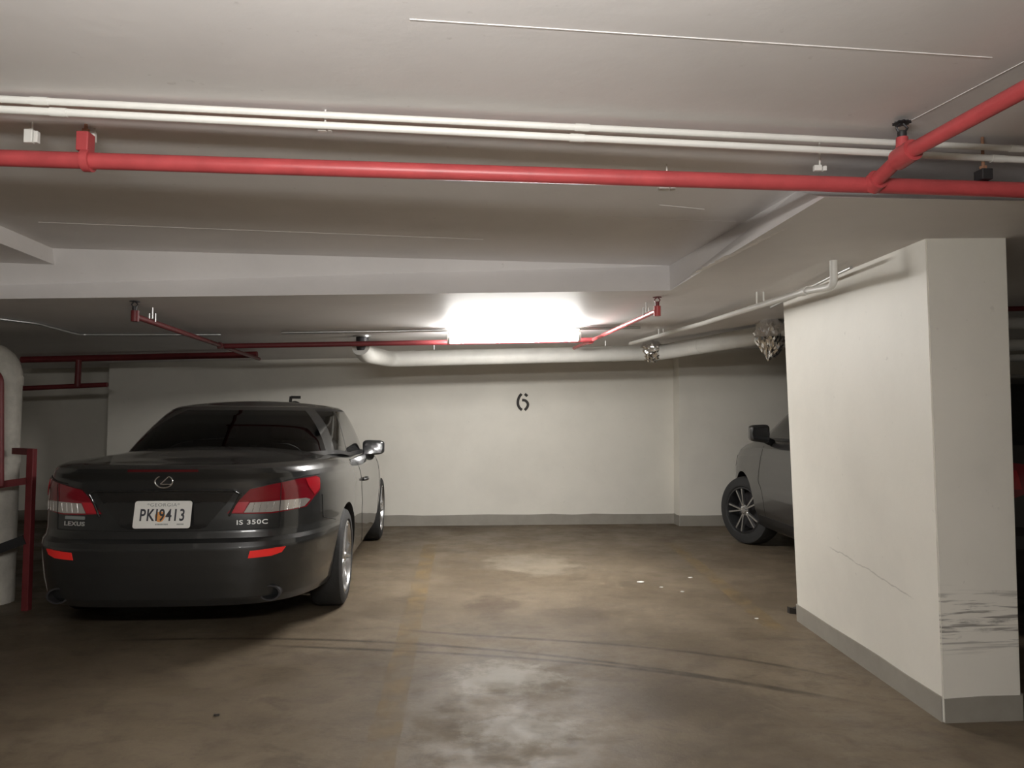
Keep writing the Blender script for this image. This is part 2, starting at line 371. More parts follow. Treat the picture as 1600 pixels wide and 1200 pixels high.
# shallow side beam at the left of the recess
a0, a1 = U(83, 388), U(0, 352); dv = (a1 - a0); a2 = a0 + dv * (6.0 / abs(dv.y)); bm = new(); dz = Vector((0, 0, 0.075)); a0 = a0 - dv * 0.2
q = [a0, a2, a2 + Vector((-2.2, 0, 0)), a0 + Vector((-2.2, 0, 0))]
lo = [bm.verts.new(p - dz + Vector((-0.02, 0, 0)) * (1 if k < 2 else 0)) for k, p in enumerate(q)]; hi = [bm.verts.new(p + dz * .2) for p in q]
for k in range(4): bm.faces.new((lo[k], lo[(k + 1) % 4], hi[(k + 1) % 4], hi[k]))
bm.faces.new(lo); bm.faces.new(hi)
prop(obj('trim_1', bm, M_ceil), 'shallow ceiling beam at the left of the recessed panel', kind='structure')
# proud formwork seams on the slab
M_seam = pbsdf('seam_paint', (0.80, 0.775, 0.765), 0.4)
for a, b, wd in (((640, 30), (1550, 90), .006), ((60, 347), (755, 374), .005), ((930, 338), (1150, 346), .005), ((1030, 320), (1100, 327), .008), ((1420, 190), (1600, 96), .004)):
    bm = new(); bar(bm, U(*a), U(*b), wd * .6, 0.003); obj('formwork_seam', bm, M_seam, ceil)

# strip of flaked paint along the edge of the drop
bm = new(); K = 40; A_, B_ = C(1082, 429, .001), C(1250, 346, .001); dr_ = (B_ - A_).normalized(); nr_ = Vector((dr_.y, -dr_.x, 0)); V = []
for i in range(K + 1):
    p = A_.lerp(B_, i / K); e0 = .030 * math.sin(math.pi * min(1, i / K + .08)) ** .6
    V.append([bm.verts.new((p + nr_ * k)) for k in (-e0 * random.uniform(.3, .6), e0 * random.uniform(.3, .9))])
for a, b in zip(V, V[1:]): bm.faces.new((a[0], a[1], b[1], b[0]))
obj('flaked_paint_strip', bm, pbsdf('flaked_paint', (0.93, 0.90, 0.88), 0.7, var=0.15, scale=40), ceil)
# painted bay lines
def worn_paint(name, col):
    m = bpy.data.materials.new(name); m.use_nodes = True; t = NT(m); b = t.N['Principled BSDF']
    v, x, y, z = t.pos(); b.inputs['Base Color'].default_value = (*col, 1); b.inputs['Roughness'].default_value = 0.7
    a = t.math('MULTIPLY', t.ramp(t.noise(v, 5, 7, 0.75), 0.36, 0.68), 0.46)
    t.L.new(a, b.inputs['Alpha']); return m
M_line = worn_paint('worn_yellow_paint', (0.30, 0.20, 0.08))
def bay_line(a, b, wd, label):
    d = (b - a).normalized(); n = Vector((d.y, -d.x, 0)) * wd / 2; bm = new(); K = 24
    e = [[p + s * n * random.uniform(.9, 1.1) for s in (-1, 1)] for p in [a.lerp(b, i / K) for i in range(K + 1)]]
    V = [[bm.verts.new((q.x, q.y, 0.0015)) for q in r] for r in e]
    for A, B in zip(V, V[1:]): bm.faces.new((A[0], A[1], B[1], B[0]))
    return prop(obj('bay_line', bm, M_line), label, 'floor marking', 'worn yellow bay lines')
bay_line(F(672, 850), F(585, 1215), 0.125, 'worn yellow bay line beside the dark coupe')
bay_line(F(1050, 850), F(1215, 985), 0.12, 'worn yellow bay line leading to the pillar')

# wall numbers
def strokes(name, lines, org, wdt, label, scale, parent=None):
    bm = new()
    for ln in lines:
        pts = rounded([Vector((p[0], -p[1], 0)) for p in ln], 40, 5)
        L, R = [], []
        for i, p in enumerate(pts):
            t = (pts[min(i + 1, len(pts) - 1)] - pts[max(i - 1, 0)]).normalized(); n = Vector((-t.y, t.x, 0)) * wdt / 2
            L.append(p + n); R.append(p - n)
        fn = lambda q, o: org + wdir * (q.x * scale) + Vector((0, 0, q.y * scale)) + wn * o
        A = [bm.verts.new(fn(q, .003)) for q in L]; B = [bm.verts.new(fn(q, .003)) for q in R]
        A2 = [bm.verts.new(fn(q, -.002)) for q in L]; B2 = [bm.verts.new(fn(q, -.002)) for q in R]
        for i in range(len(A) - 1):
            bm.faces.new((A[i], A[i + 1], B[i + 1], B[i])); bm.faces.new((A2[i], A2[i + 1], A[i + 1], A[i])); bm.faces.new((B[i], B[i + 1], B2[i + 1], B2[i]))
        bm.faces.new((A[0], B[0], B2[0], A2[0])); bm.faces.new((B[-1], A[-1], A2[-1], B2[-1]))
    return prop(obj(name, bm, M_num), label, 'bay number', 'stencilled bay numbers')
def on_wall(px, py):
    r = ray(px, py); t = (WA - EYE).dot(wn) / r.dot(wn); return EYE + r * t
sc = (on_wall(817, 614) - on_wall(817, 642)).length / 365
strokes('bay_number', [[(738, 338), (690, 392), (660, 480), (663, 560), (690, 620), (745, 668)], [(803, 338), (856, 385)],
                       [(748, 464), (812, 468), (858, 512), (872, 560), (850, 620), (802, 670)]], on_wall(817, 628) + wdir * (-765 * sc) + Vector((0, 0, 502 * sc)), 54,
        'black stencilled bay number 6 on the white wall', sc)
strokes('bay_number', [[(672, 347), (860, 347)], [(672, 330), (660, 490)], [(660, 480), (740, 440), (830, 470), (862, 560), (820, 640), (740, 660), (660, 630)]],
        on_wall(462, 633) + wdir * (-765 * sc) + Vector((0, 0, 502 * sc)), 56, 'black stencilled bay number 5 partly hidden by the coupe roof', sc)

# ================================================================== FLUORESCENT LIGHTS
def fluorescent(c, dirv, length, strength, label, drop=0.03):
    d = dirv.normalized(); n = Vector((-d.y, d.x, 0)); r = root('fluorescent_light', c)
    def fn(x, y, z): return d * x + n * y + Vector((0, 0, z))
    Mx = Matrix((( d.x, n.x, 0, 0), (d.y, n.y, 0, 0), (d.z, n.z, 1, 0), (0, 0, 0, 1)))
    prop(r, label, 'light')
    bm = new(); box(bm, (-length / 2, -0.03, -drop), (length / 2, 0.03, -drop + .03), 0.004, Mx); obj('housing', bm, M_white, r)
    if drop > .05:
        for s in (-.38, .38): bm = new(); tube(bm, [fn(s * length, 0, 0), fn(s * length, 0, -drop + .02)], .006, 8); obj('stem', bm, M_steel, r)
    K = 16; prof = [(0.062 * math.sin(2 * math.pi * k / K), -drop - .030 + 0.040 * math.cos(2 * math.pi * k / K)) for k in range(1, K)]
    bm = new(); A = [[bm.verts.new(fn(s * (length / 2 - .012), y, z)) for y, z in prof] for s in (-1, 1)]
    for k in range(len(prof) - 1): bm.faces.new((A[0][k], A[0][k + 1], A[1][k + 1], A[1][k]))
    obj('diffuser', bm, emit('lit_diffuser', LAMP_COL, strength), r)
    for s in (-1, 1):
        bm = new(); x0, x1 = sorted((s * (length / 2 - .014), s * (length / 2 + .006)))
        prism(bm, [(y * 1.06, -drop - .03 + (z + drop + .03) * 1.06) for y, z in prof], lambda y, z: fn(x0, y, z), lambda y, z: fn(x1, y, z))
        obj('end_cap', bm, M_white, r)
    return r
fd = P(905, 515, 5.90) - P(700, 518, 5.80); fc = (P(905, 515, 5.90) + P(700, 518, 5.80)) / 2
fc.z = zs_(fc.x, fc.y) - 0.003; fd.z = fd.x * SOF[1] + fd.y * SOF[2]
fluorescent(fc, fd, 1.05, LAMP_FAR, 'glowing fluorescent light on the ceiling above bay 6', .05)
adir = Vector((1, 0.149, 0.01))
fluorescent(Vector((-0.2, 0.22, zu_(0, 0) - 0.002)), adir, 1.2, LAMP_NEAR, 'added unseen fluorescent light brightening the near ceiling, on the near side of the red main pipe', 0.36)  # extra fixture added out of view to light the near ceiling

# ================================================================== PIPES NEAR THE CAMERA
# main red sprinkler pipe
RA_, RB_ = P(-60, 245, 2.20), P(1660, 299, 2.37)
mr = root('sprinkler_pipe', RA_); prop(mr, 'bright red sprinkler pipe crossing the ceiling in front', 'pipe')
bm = new(); tube(bm, [(RA_ - RB_) * .7, (RB_ - RA_) * 1.9], 0.0250, 24); obj('pipe', bm, M_red, mr, 40)
def on_main(px):                       # point of the main pipe seen at column px
    best = min((RA_.lerp(RB_, i / 2000) for i in range(2001)), key=lambda p: abs((p - EYE).dot(RT) / (p - EYE).dot(FW) * FPX + 800 - px)); return best
rdir = (RB_ - RA_).normalized()
for px in (137,):
    p = on_main(px) - RA_; bm = new(); tube(bm, [p - rdir * .012, p + rdir * .012], 0.034, 24); obj('coupling_ring', bm, M_red, mr, 40)
def hanger(px, label, mat, box_h, rod_mat):
    p = on_main(px); top = zu_(p.x, p.y) if px < 1500 else zu_(p.x, p.y); h = root('pipe_hanger', p); prop(h, label, 'hanger', 'hangers of the red main pipe')
    n = Vector((-rdir.y, rdir.x, 0)).normalized()
    bm = new(); tube(bm, [Vector((0, 0, 0.03)) + rdir * -.010, Vector((0, 0, 0.03 + box_h)) + rdir * -.010], 0.006, 10); tube(bm, [Vector((0, 0, 0.03)) + rdir * .010, Vector((0, 0, .03 + box_h)) + rdir * .010], 0.006, 10)
    Mx = Matrix(((rdir.x, n.x, 0, 0), (rdir.y, n.y, 0, 0), (0, 0, 1, 0), (0, 0, 0, 1)))
    box(bm, (-.018, -.022, .026), (.018, .022, .03 + box_h), .003, Mx); obj('clevis', bm, mat, h)
    bm = new(); tube(bm, [Vector((0, 0, .03 + box_h)), Vector((0, 0, top - p.z))], 0.005, 8); obj('rod', bm, rod_mat, h)
    bm = new(); lathe(bm, [(.012, 0), (.012, .012)], 6, Matrix.Translation((0, 0, .03 + box_h))); obj('nut', bm, rod_mat, h)
hanger(133, 'red painted hanger clevis and rod at the left of the red main pipe', M_red, 0.055, M_rust)
hanger(1537, 'dark hanger with rusty rod at the right of the red main pipe', M_dark, 0.032, M_rust)
# branch rising towards the camera on the right, with its tee and upright sprinkler
B0 = on_main(1362); B1 = P(1410, 243, 2.20); B2 = P(1600, 140, 1.77); B2 = B2 + (B2 - B1) * 1.2
br = root('sprinkler_branch_pipe', B0); prop(br, 'red branch pipe climbing from the main pipe towards the right corner', 'pipe')
bm = new(); tube(bm, [Vector(), B1 - B0, B2 - B0], 0.0225, 20); obj('pipe', bm, M_red, br, 40)
for p, q, r_ in ((B0, B0 + (B1 - B0) * .22, .033), (B0 + (B1 - B0) * .86, B1 + (B2 - B1) * .05, .033)):
    bm = new(); tube(bm, [p - B0, q - B0], r_, 20); obj('tee_fitting', bm, M_red, br, 40)
bm = new(); tube(bm, [B1 - B0, B1 - B0 + Vector((0, 0, .055))], [.02, .017], 16); obj('riser_nipple', bm, M_red, br, 40)
def upright_head(pipe, p, h, label, mat=M_dark, s=1.0):
    q = p - pipe.location; T = Matrix.Translation(q)
    bm = new(); lathe(bm, [(.011 * s, 0), (.013 * s, .01 * s), (.013 * s, h * .45), (.008 * s, h * .5)], 12, T); r = obj('sprinkler_head', bm, mat, pipe, 40); r['label'] = label
    bm = new()
    for a in (0, math.pi):
        c, s_ = math.cos(a), math.sin(a); tube(bm, [q + Vector((c * .009 * s, s_ * .009 * s, h * .42)), q + Vector((c * .017 * s, s_ * .017 * s, h * .68)), q + Vector((c * .004 * s, s_ * .004 * s, h * .95))], .0035 * s, 6)
    obj('frame_arms', bm, mat, r)
    bm = new(); K = 24; prof = [(0.027 * s if k % 2 else 0.022 * s) for k in range(K)]
    prism(bm, [(prof[k] * math.cos(2 * math.pi * k / K), prof[k] * math.sin(2 * math.pi * k / K)) for k in range(K)], lambda x, y: q + Vector((x, y, h * .94)), lambda x, y: q + Vector((x, y, h)))
    obj('deflector', bm, mat, r)
upright_head(br, B1 + Vector((0, 0, .05)), .052, 'black upright sprinkler head on the near red branch pipe')
# twin white conduits
def conduit(name, A, B, r_, label, joints=(), group=None, mat=M_white, seg=16):
    o = root(name, A); prop(o, label, 'pipe', group); bm = new(); tube(bm, [(A - B) * .7, (B - A) * 1.9], r_, seg); obj('pipe', bm, mat, o, 40)
    t = (B - A).normalized()
    for f in joints:
        p = (B - A) * f; bm = new(); tube(bm, [p - t * .022, p + t * .022], r_ * 1.16, seg); obj('coupling', bm, mat, o, 40)
    return o
conduit('conduit', P(-60, 152, 1.98), P(1660, 236, 2.37), 0.0100, 'upper of the two white conduits under the ceiling', (0.06, 0.52, .95), 'twin white conduits')
conduit('conduit', P(-60, 168, 1.985), P(1660, 253, 2.38), 0.0108, 'lower of the two white conduits under the ceiling', (0.075, 0.515, .93), 'twin white conduits')
# little white clips and leftover brackets
def clip(px, py, d, wpx, hpx, label, two=True):
    s = d / FPX; c = P(px, py, d); r = root('ceiling_clip', c); prop(r, label, 'bracket', 'small white ceiling clips'); top = zu_(c.x, c.y) - c.z
    bm = new(); box(bm, (-wpx * s / 2, -.008, -hpx * s / 2), (wpx * s * .12, .008, hpx * s / 2), .002); obj('plate', bm, M_white, r)
    if two:
        bm = new(); box(bm, (wpx * s * .2, -.008, -hpx * s / 2), (wpx * s / 2, .008, hpx * s * .35), .002); obj('tab', bm, M_white, r)
    bm = new(); tube(bm, [Vector((0, 0, hpx * s * .3)), Vector((0, 0, max(top, hpx * s * .6)))], .003, 6); obj('screw', bm, M_white, r)
clip(50, 213, 2.2, 22, 22, 'white two-part ceiling clip at the far left above the red pipe')
clip(148, 214, 2.25, 12, 17, 'small white clip beside the red hanger', False)
clip(1281, 263, 2.4, 20, 9, 'small white clip above the red pipe near the branch tee')
clip(508, 201, 2.12, 22, 9, 'white clip under the lower white conduit')
clip(1042, 295, 2.6, 26, 5, 'tiny white clip just under the red main pipe')

# ================================================================== PIPES AT THE BACK
def run(name, pts, r_, mat, label, bend=0.0, cat='pipe', group=None, seg=14):
    o = root(name, pts[0]); prop(o, label, cat, group); bm = new(); tube(bm, [p - pts[0] for p in pts], r_, seg, bend); obj('pipe', bm, mat, o, 40); return o
def ring_part(o, p, t, r_, L, mat, name='coupling'):
    t = t.normalized(); p = p - o.location; bm = new(); tube(bm, [p - t * L / 2, p + t * L / 2], r_, 16); obj(name, bm, mat, o, 40)
# insulated pipe along the back wall
i0, i1, i2, i3, i4 = P(566, 520, 6.20), P(566, 546, 6.20), P(600, 561, 7.15), P(1030, 551, 7.38), P(1205, 521, 6.0)
i0.z = zs_(i0.x, i0.y) + .02
ins = run('insulated_pipe', [i1 + Vector((-.005, -.03, .02)), i1 + Vector((.01, .10, -.03)), i2 + Vector((.05, 0, 0)), i3, i4, i4 + (i4 - i3).normalized() * .35], 0.077, M_insul, 'thick white insulated pipe along the top of the back wall', 0.14, seg=24)
bm = new(); tube(bm, [i0 - ins.location, i1 + Vector((0, 0, -.01)) - ins.location], .052, 20); obj('bare_drop', bm, M_dark, ins, 40)
bm = new(); tube(bm, [i0 - Vector((0, 0, .035)) - ins.location, i0 - ins.location], .075, 20); obj('ceiling_collar', bm, M_steel, ins, 40)
ring_part(ins, i2.lerp(i3, .10), i3 - i2, .0795, .06, M_insul, 'jacket_band')
ring_part(ins, i3.lerp(i4, .42), i4 - i3, .0795, .05, M_insul, 'jacket_band')
for px, a, b in ((676, i2, i3), (944, i2, i3)):
    f = (px - 600) / 430; p = a.lerp(b, f); bm = new(); tube(bm, [p - ins.location + Vector((0, 0, .08)), Vector((p.x, p.y, zs_(p.x, p.y) + .01)) - ins.location], .006, 8); obj('hanger_rod', bm, M_steel, ins)
def foil(c, rx, ry, rz, label, seed, taper=0.0):
    bm = new(); bmesh.ops.create_icosphere(bm, subdivisions=4, radius=1.0)
    for v in bm.verts:
        p = v.co.copy(); n1 = noise.noise(p * 2.2 + Vector((seed, 0, 0))); n2 = noise.noise(p * 6 + Vector((0, seed, 0))); n3 = abs(noise.noise(p * 11))
        k = 1 + .16 * n1 + .14 * n2 - .13 * n3; tz = 1 - taper * max(0, -p.z) if taper else 1
        v.co = Vector((p.x * rx * k * tz, p.y * ry * k * tz, p.z * rz * k))
    o = obj('foil_wrap', bm, M_foil); o.location = c; return prop(o, label, 'foil', 'foil wraps on the insulated pipe')
foil(P(1204, 528, 5.85), .13, .14, .175, 'big crumpled silver foil bundle on the pipe beside the pillar', 3.1, .55)
foil(i3.lerp(i2, .03) + Vector((0, -.02, .012)), .13, .115, .108, 'small silver foil patch at the bend of the insulated pipe', 8.4)
# small white conduit along the soffit to the pillar
c0, c1, c2, c3 = C(985, 537, .05), C(1100, 505, .06), C(1258, 455, .10), C(1303, 447, .12)
cp = run('thin_conduit', [c0, c1, c2, c3, c3 + Vector((0.0, 0, .14))], 0.0175, M_white, 'thin white conduit running along the soffit to the pillar', 0.045)
ring_part(cp, c2, c2 - c1, .022, .05, M_white)
for px, py in ((1188, 477), (1033, 523)):
    p = C(px, py, .08 if px > 1100 else .05); bm = new()
    for s in (-1, 1): tube(bm, [p - cp.location + Vector((.02 * s, 0, 0)), Vector((p.x + .02 * s, p.y, zs_(p.x, p.y) + .01)) - cp.location], .005, 8)
    obj('strap', bm, M_white, cp)
run('thin_conduit', [C(1205, 480, .03), C(1300, 432, .03), C(1330, 418, .03)], .008, M_steel, 'thin grey cable beside the white conduit near the pillar')
# far red sprinkler pipes
def rb(px, py): return C(px, py, .085)
g = 'far red sprinkler pipes'
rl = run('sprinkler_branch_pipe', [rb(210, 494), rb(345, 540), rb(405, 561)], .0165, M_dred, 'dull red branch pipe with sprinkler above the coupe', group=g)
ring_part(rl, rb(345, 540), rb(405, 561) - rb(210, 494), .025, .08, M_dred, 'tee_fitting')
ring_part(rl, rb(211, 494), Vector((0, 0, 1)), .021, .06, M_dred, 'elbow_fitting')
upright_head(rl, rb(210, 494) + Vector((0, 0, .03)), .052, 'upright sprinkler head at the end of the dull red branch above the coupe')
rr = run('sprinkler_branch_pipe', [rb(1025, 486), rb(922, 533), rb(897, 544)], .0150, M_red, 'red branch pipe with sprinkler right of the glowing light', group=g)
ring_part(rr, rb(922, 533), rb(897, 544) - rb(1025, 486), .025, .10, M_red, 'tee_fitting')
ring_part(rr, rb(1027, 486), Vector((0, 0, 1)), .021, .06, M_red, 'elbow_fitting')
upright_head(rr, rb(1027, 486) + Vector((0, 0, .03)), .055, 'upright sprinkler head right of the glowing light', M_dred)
for o, px, py in ((rl, 238, 503), (rr, 1010, 493)):
    p = rb(px, py); bm = new()
    for s in (-1, 1): tube(bm, [p - o.location + Vector((.018 * s, 0, 0)), p - o.location + Vector((.018 * s, 0, .05))], .004, 8)
    tube(bm, [p - o.location + Vector((0, 0, .02)), Vector((p.x, p.y, zs_(p.x, p.y) + .01)) - o.location], .004, 8); obj('hanger', bm, M_steel, o)
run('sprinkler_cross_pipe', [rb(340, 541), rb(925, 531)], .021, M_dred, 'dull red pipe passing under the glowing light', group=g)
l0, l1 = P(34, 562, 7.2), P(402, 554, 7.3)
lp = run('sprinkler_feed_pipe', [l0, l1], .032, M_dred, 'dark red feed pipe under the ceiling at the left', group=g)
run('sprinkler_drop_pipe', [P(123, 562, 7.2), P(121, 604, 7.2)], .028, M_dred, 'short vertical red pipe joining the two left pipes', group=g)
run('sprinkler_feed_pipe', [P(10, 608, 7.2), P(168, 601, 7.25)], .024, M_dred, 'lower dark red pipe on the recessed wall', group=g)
run('ceiling_cable', [C(440, 520, .02), C(700, 516, .02), C(1000, 512, .02)], .011, M_steel, 'thin conduit crossing in front of the glowing light', cat='conduit')
run('ceiling_cable', [C(-20, 496, .012), C(60, 506, .012), C(125, 523, .012), C(345, 523, .012)], .010, M_steel, 'thin bent cable on the dim soffit above the riser', 0.05, cat='conduit')
# pipes seen to the right of the pillar
for py, r_, d, lab, mt in ((508, .045, 5.3, 'topmost white pipe in the gap right of the pillar', M_white), (542, .042, 5.3, 'middle white pipe in the gap right of the pillar', M_white),
                           (562, .027, 5.3, 'lowest white pipe in the gap right of the pillar', M_white), (485, .018, 5.2, 'dark red pipe above the white pipes right of the pillar', M_dred)):
    a = P(1540, py + 1, d); b = P(1700, py - 5, d); run('overhead_pipe', [a - Vector((.3, 0, 0)), b + (b - a) * .8], r_, mt, lab, group='overhead pipes beyond the pillar')

# ================================================================== RISER AND GUARD RAIL AT THE LEFT
rc = F(0, 944); rc = Vector((P(33, 800, 5.1).x - .20, 5.1, 0))
rs = root('insulated_riser', rc); prop(rs, 'dirty white insulated riser pipe at the left edge', 'pipe')
bm = new(); tube(bm, [Vector((0, 0, 0)), Vector((0, 0, 1.64)), Vector((-.7, .05, 1.66))], .15, 28, .10); obj('pipe', bm, M_riser, rs, 40)
for z in (.36, .98, 1.52):
    bm = new(); tube(bm, [Vector((0, 0, z - .03)), Vector((0, 0, z + .03))], .156, 28); obj('jacket_band', bm, M_riser, rs, 40)
GD = 4.90; pp = P(50, 706, GD); zt, zm, zl = pp.z, P(50, 751, GD).z, P(50, 842, GD).z
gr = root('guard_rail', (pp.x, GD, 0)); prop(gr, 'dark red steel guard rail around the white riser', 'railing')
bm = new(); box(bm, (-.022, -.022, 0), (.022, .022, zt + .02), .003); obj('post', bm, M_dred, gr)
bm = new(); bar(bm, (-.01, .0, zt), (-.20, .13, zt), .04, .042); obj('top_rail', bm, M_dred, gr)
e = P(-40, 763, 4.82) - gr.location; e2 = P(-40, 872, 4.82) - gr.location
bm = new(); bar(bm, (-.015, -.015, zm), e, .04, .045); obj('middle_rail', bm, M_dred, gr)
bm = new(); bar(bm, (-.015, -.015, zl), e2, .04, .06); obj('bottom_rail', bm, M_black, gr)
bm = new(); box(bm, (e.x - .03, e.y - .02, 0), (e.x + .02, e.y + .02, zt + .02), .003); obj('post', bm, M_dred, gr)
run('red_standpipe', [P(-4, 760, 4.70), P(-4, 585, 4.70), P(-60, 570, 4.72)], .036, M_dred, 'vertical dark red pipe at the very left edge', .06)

# ================================================================== CARS
def interp(tab, x, k):
    if x <= tab[0][0]: return tab[0][k]
    for a, b in zip(tab, tab[1:]):
        if x <= b[0]: f = (x - a[0]) / (b[0] - a[0]); return a[k] + (b[k] - a[k]) * f
    return tab[-1][k]
def smooth_interp(tab, x, k=1):
    if x <= tab[0][0]: return tab[0][k]
    for a, b in zip(tab, tab[1:]):
        if x <= b[0]: f = (x - a[0]) / (b[0] - a[0]); f = f * f * (3 - 2 * f); return a[k] + (b[k] - a[k]) * f
    return tab[-1][k]
class Loop:
    """half plan outline of the body at one height, from the rear centre along the right side to the front centre"""
    def __init__(s, hw, y0, y1, nr, nf, bow):
        yc, hl = (y0 + y1) / 2, (y1 - y0) / 2; s.p = []; K = 400
        for i in range(K + 1):
            a = -math.pi / 2 + math.pi * i / K; n = nr if a < 0 else nf
            x = hw * max(0, math.cos(a)) ** (2 / n); q = math.sin(a); y = yc + hl * math.copysign(abs(q) ** (2 / n), q)
            wq = max(0, (abs(y - yc) / hl - .5) * 2); y += -math.copysign(1, q) * bow * (x / hw) ** 2 * wq * (1 if a < 0 else 1.4)
            s.p.append((x, y))
        s.L = [0.0]
        for a, b in zip(s.p, s.p[1:]): s.L.append(s.L[-1] + math.hypot(b[0] - a[0], b[1] - a[1]))
    def at(s, l):
        l = min(max(l, 0), s.L[-1]); lo, hi = 0, len(s.L) - 1
        while hi - lo > 1:
            m = (lo + hi) // 2
            if s.L[m] <= l: lo = m
            else: hi = m
        f = (l - s.L[lo]) / max(1e-9, s.L[hi] - s.L[lo]); a, b = s.p[lo], s.p[hi]
        return a[0] + (b[0] - a[0]) * f, a[1] + (b[1] - a[1]) * f
class Car:
    def __init__(s, name, label, spec, mats, loc, rz):
        s.sp = spec; s.m = mats; s.cache = {}; s.root = root(name, loc, rz); prop(s.root, label, 'car', spec.get('group'))
    def lev(s, z):
        k = round(z, 4)
        if k not in s.cache:
            T = s.sp['levels']; s.cache[k] = Loop(interp(T, z, 1), interp(T, z, 2), interp(T, z, 3), s.sp['nr'], s.sp['nf'], s.sp['bow'])
        return s.cache[k]
    def lift(s, z, y):
        zp, zt = s.sp['zpiv'], s.sp['levels'][-1][0]
        return z if z <= zp else zp + (z - zp) * (smooth_interp(s.sp['shoulder'], y) - zp) / (zt - zp)
    def S(s, a, z):                      # arc length from the rear centre (signed), nominal height -> point
        x, y = s.lev(z).at(abs(a)); return Vector((math.copysign(x, a) if a else 0.0, y, s.lift(z, y)))
    def N(s, a, z):
        e = .01; ta = s.S(a + e, z) - s.S(a - e, z); tz = s.S(a, min(z + e, s.sp['levels'][-1][0])) - s.S(a, z - e); return ta.cross(tz).normalized()
    def body(s):
        sp = s.sp; T = sp['levels']; zs = sorted({t[0] for t in T} | {T[0][0] + (T[-1][0] - T[0][0]) * i / 34 for i in range(35)})
        K = 96; bm = new(); rows = []
        for z in zs:
            lp = s.lev(z); L = lp.L[-1]; row = []
            for i in range(2 * K):
                f = i / K if i <= K else (2 * K - i) / K; x, y = lp.at(f * L); x = x if i <= K else -x
                if i == 0 or i == K: x = 0
                row.append(bm.verts.new((x, y, s.lift(z, y))))
            rows.append(row)
        n = 2 * K
        for A, B in zip(rows, rows[1:]):
            for k in range(n): bm.faces.new((A[k], A[(k + 1) % n], B[(k + 1) % n], B[k]))
        bm.faces.new(rows[0][::-1])
        y0, y1 = T[-1][2], T[-1][3]; R = 9; prev = rows[-1]; top = rows[-1]
        for r in range(1, R + 1):
            f = 1 - r / R; ring = []
            for i, v in enumerate(top):
                ysp = min(max(v.co.y, y0 + sp['spine'][0]), y1 - sp['spine'][1]); y = ysp + (v.co.y - ysp) * f; x = v.co.x * f
                z = smooth_interp(sp['shoulder'], y) + smooth_interp(sp['crown'], y) * (1 - f ** 2.4)
                ring.append(bm.verts.new((x, y, z)))
            for k in range(n):
                fc_ = bm.faces.new((prev[k], prev[(k + 1) % n], ring[(k + 1) % n], ring[k]))
                c = fc_.calc_center_median()
                if sp['cabin'][0] < c.y < sp['cabin'][1] and abs(c.x) < sp['gh'][0][1] - .06: fc_.material_index = 1
            prev = ring
        bmesh.ops.remove_doubles(bm, verts=bm.verts[:], dist=2e-4)
        bmesh.ops.dissolve_degenerate(bm, edges=bm.edges[:], dist=1e-4)
        bmesh.ops.recalc_face_normals(bm, faces=bm.faces[:])
        me = bpy.data.meshes.new('body'); bm.to_mesh(me); bm.free()
        for k in (s.m['paint'], M_black): me.materials.append(k)
        tmp = bpy.data.objects.new('tmp_body', me); COL.objects.link(tmp); cut = []
        for wy in sp['axles']:
            for sx in (-1, 1):
                b2 = new(); Mx = Matrix.Translation((sx * (sp['track'] + .10), wy, sp['wr'] + .005)) @ Matrix.Rotation(math.pi / 2, 4, 'Y')
                lathe(b2, [(sp['arch'], -.36), (sp['arch'], .36)], 56, Mx); bmesh.ops.recalc_face_normals(b2, faces=b2.faces[:])
                cm = bpy.data.meshes.new('tmp_cut'); b2.to_mesh(cm); b2.free(); cm.materials.append(M_black); cm.materials.append(M_black)
                for p in cm.polygons: p.material_index = 1
                co = bpy.data.objects.new('tmp_cut', cm); COL.objects.link(co); cut.append(co)
                md = tmp.modifiers.new('cut', 'BOOLEAN'); md.operation = 'DIFFERENCE'; md.solver = 'EXACT'; md.object = co
        bpy.context.view_layer.update(); dg = bpy.context.evaluated_depsgraph_get()
        me2 = bpy.data.meshes.new_from_object(tmp.evaluated_get(dg)); me2.name = 'body'
        for o in cut + [tmp]: bpy.data.objects.remove(o)
        s.bodyobj = link('body', me2, None, s.root, smooth=38); return s.bodyobj
    def greenhouse(s):
        sp = s.sp; G = sp['gh']; K = 110; rows = []; V = []
        levs = sorted({g[0] for g in G} | {i / 16 for i in range(17)})
        for v in levs:
            hw, y0, y1, zf = (interp(G, v, k) for k in (1, 2, 3, 4)); lp = Loop(hw, y0, y1, sp['gnr'], sp['gnf'], sp['gbow']); L = lp.L[-1]; row = []
            for i in range(2 * K):
                f = i / K if i <= K else (2 * K - i) / K; x, y = lp.at(f * L); x = x if i <= K else -x
                if i in (0, K): x = 0
                yb = lp.at(f * L)[1]; zb = smooth_interp(sp['belt'], yb); row.append(Vector((x, y, zb + (sp['roof'] - zb) * zf)))
            rows.append(row)
        n = 2 * K; ref = rows[0]; cats = {}
        def cat(k, j):
            v = (levs[j] + levs[j + 1]) / 2; a = (ref[k] + ref[(k + 1) % n]) / 2; x, y = abs(a.x), a.y; side = 'R' if a.x > 0 else 'L'
            for nm, lo, hi, x0, x1, ya, yb in sp['wins']:
                if lo <= v <= hi and x0 <= x <= x1 and ya <= y <= yb: return nm + (side if nm.startswith(('side', 'quart')) else '')
            for nm, lo, hi, x0, x1, ya, yb in sp.get('blacks', ()):
                if lo <= v <= hi and x0 <= x <= x1 and ya <= y <= yb: return 'trim'
            return 'shell'
        for j in range(len(levs) - 1):
            for k in range(n): cats.setdefault(cat(k, j), []).append((rows[j][k], rows[j][(k + 1) % n], rows[j + 1][(k + 1) % n], rows[j + 1][k]))
        top = rows[-1]; prev = top; R = 6
        y0, y1 = interp(G, 1, 2), interp(G, 1, 3)
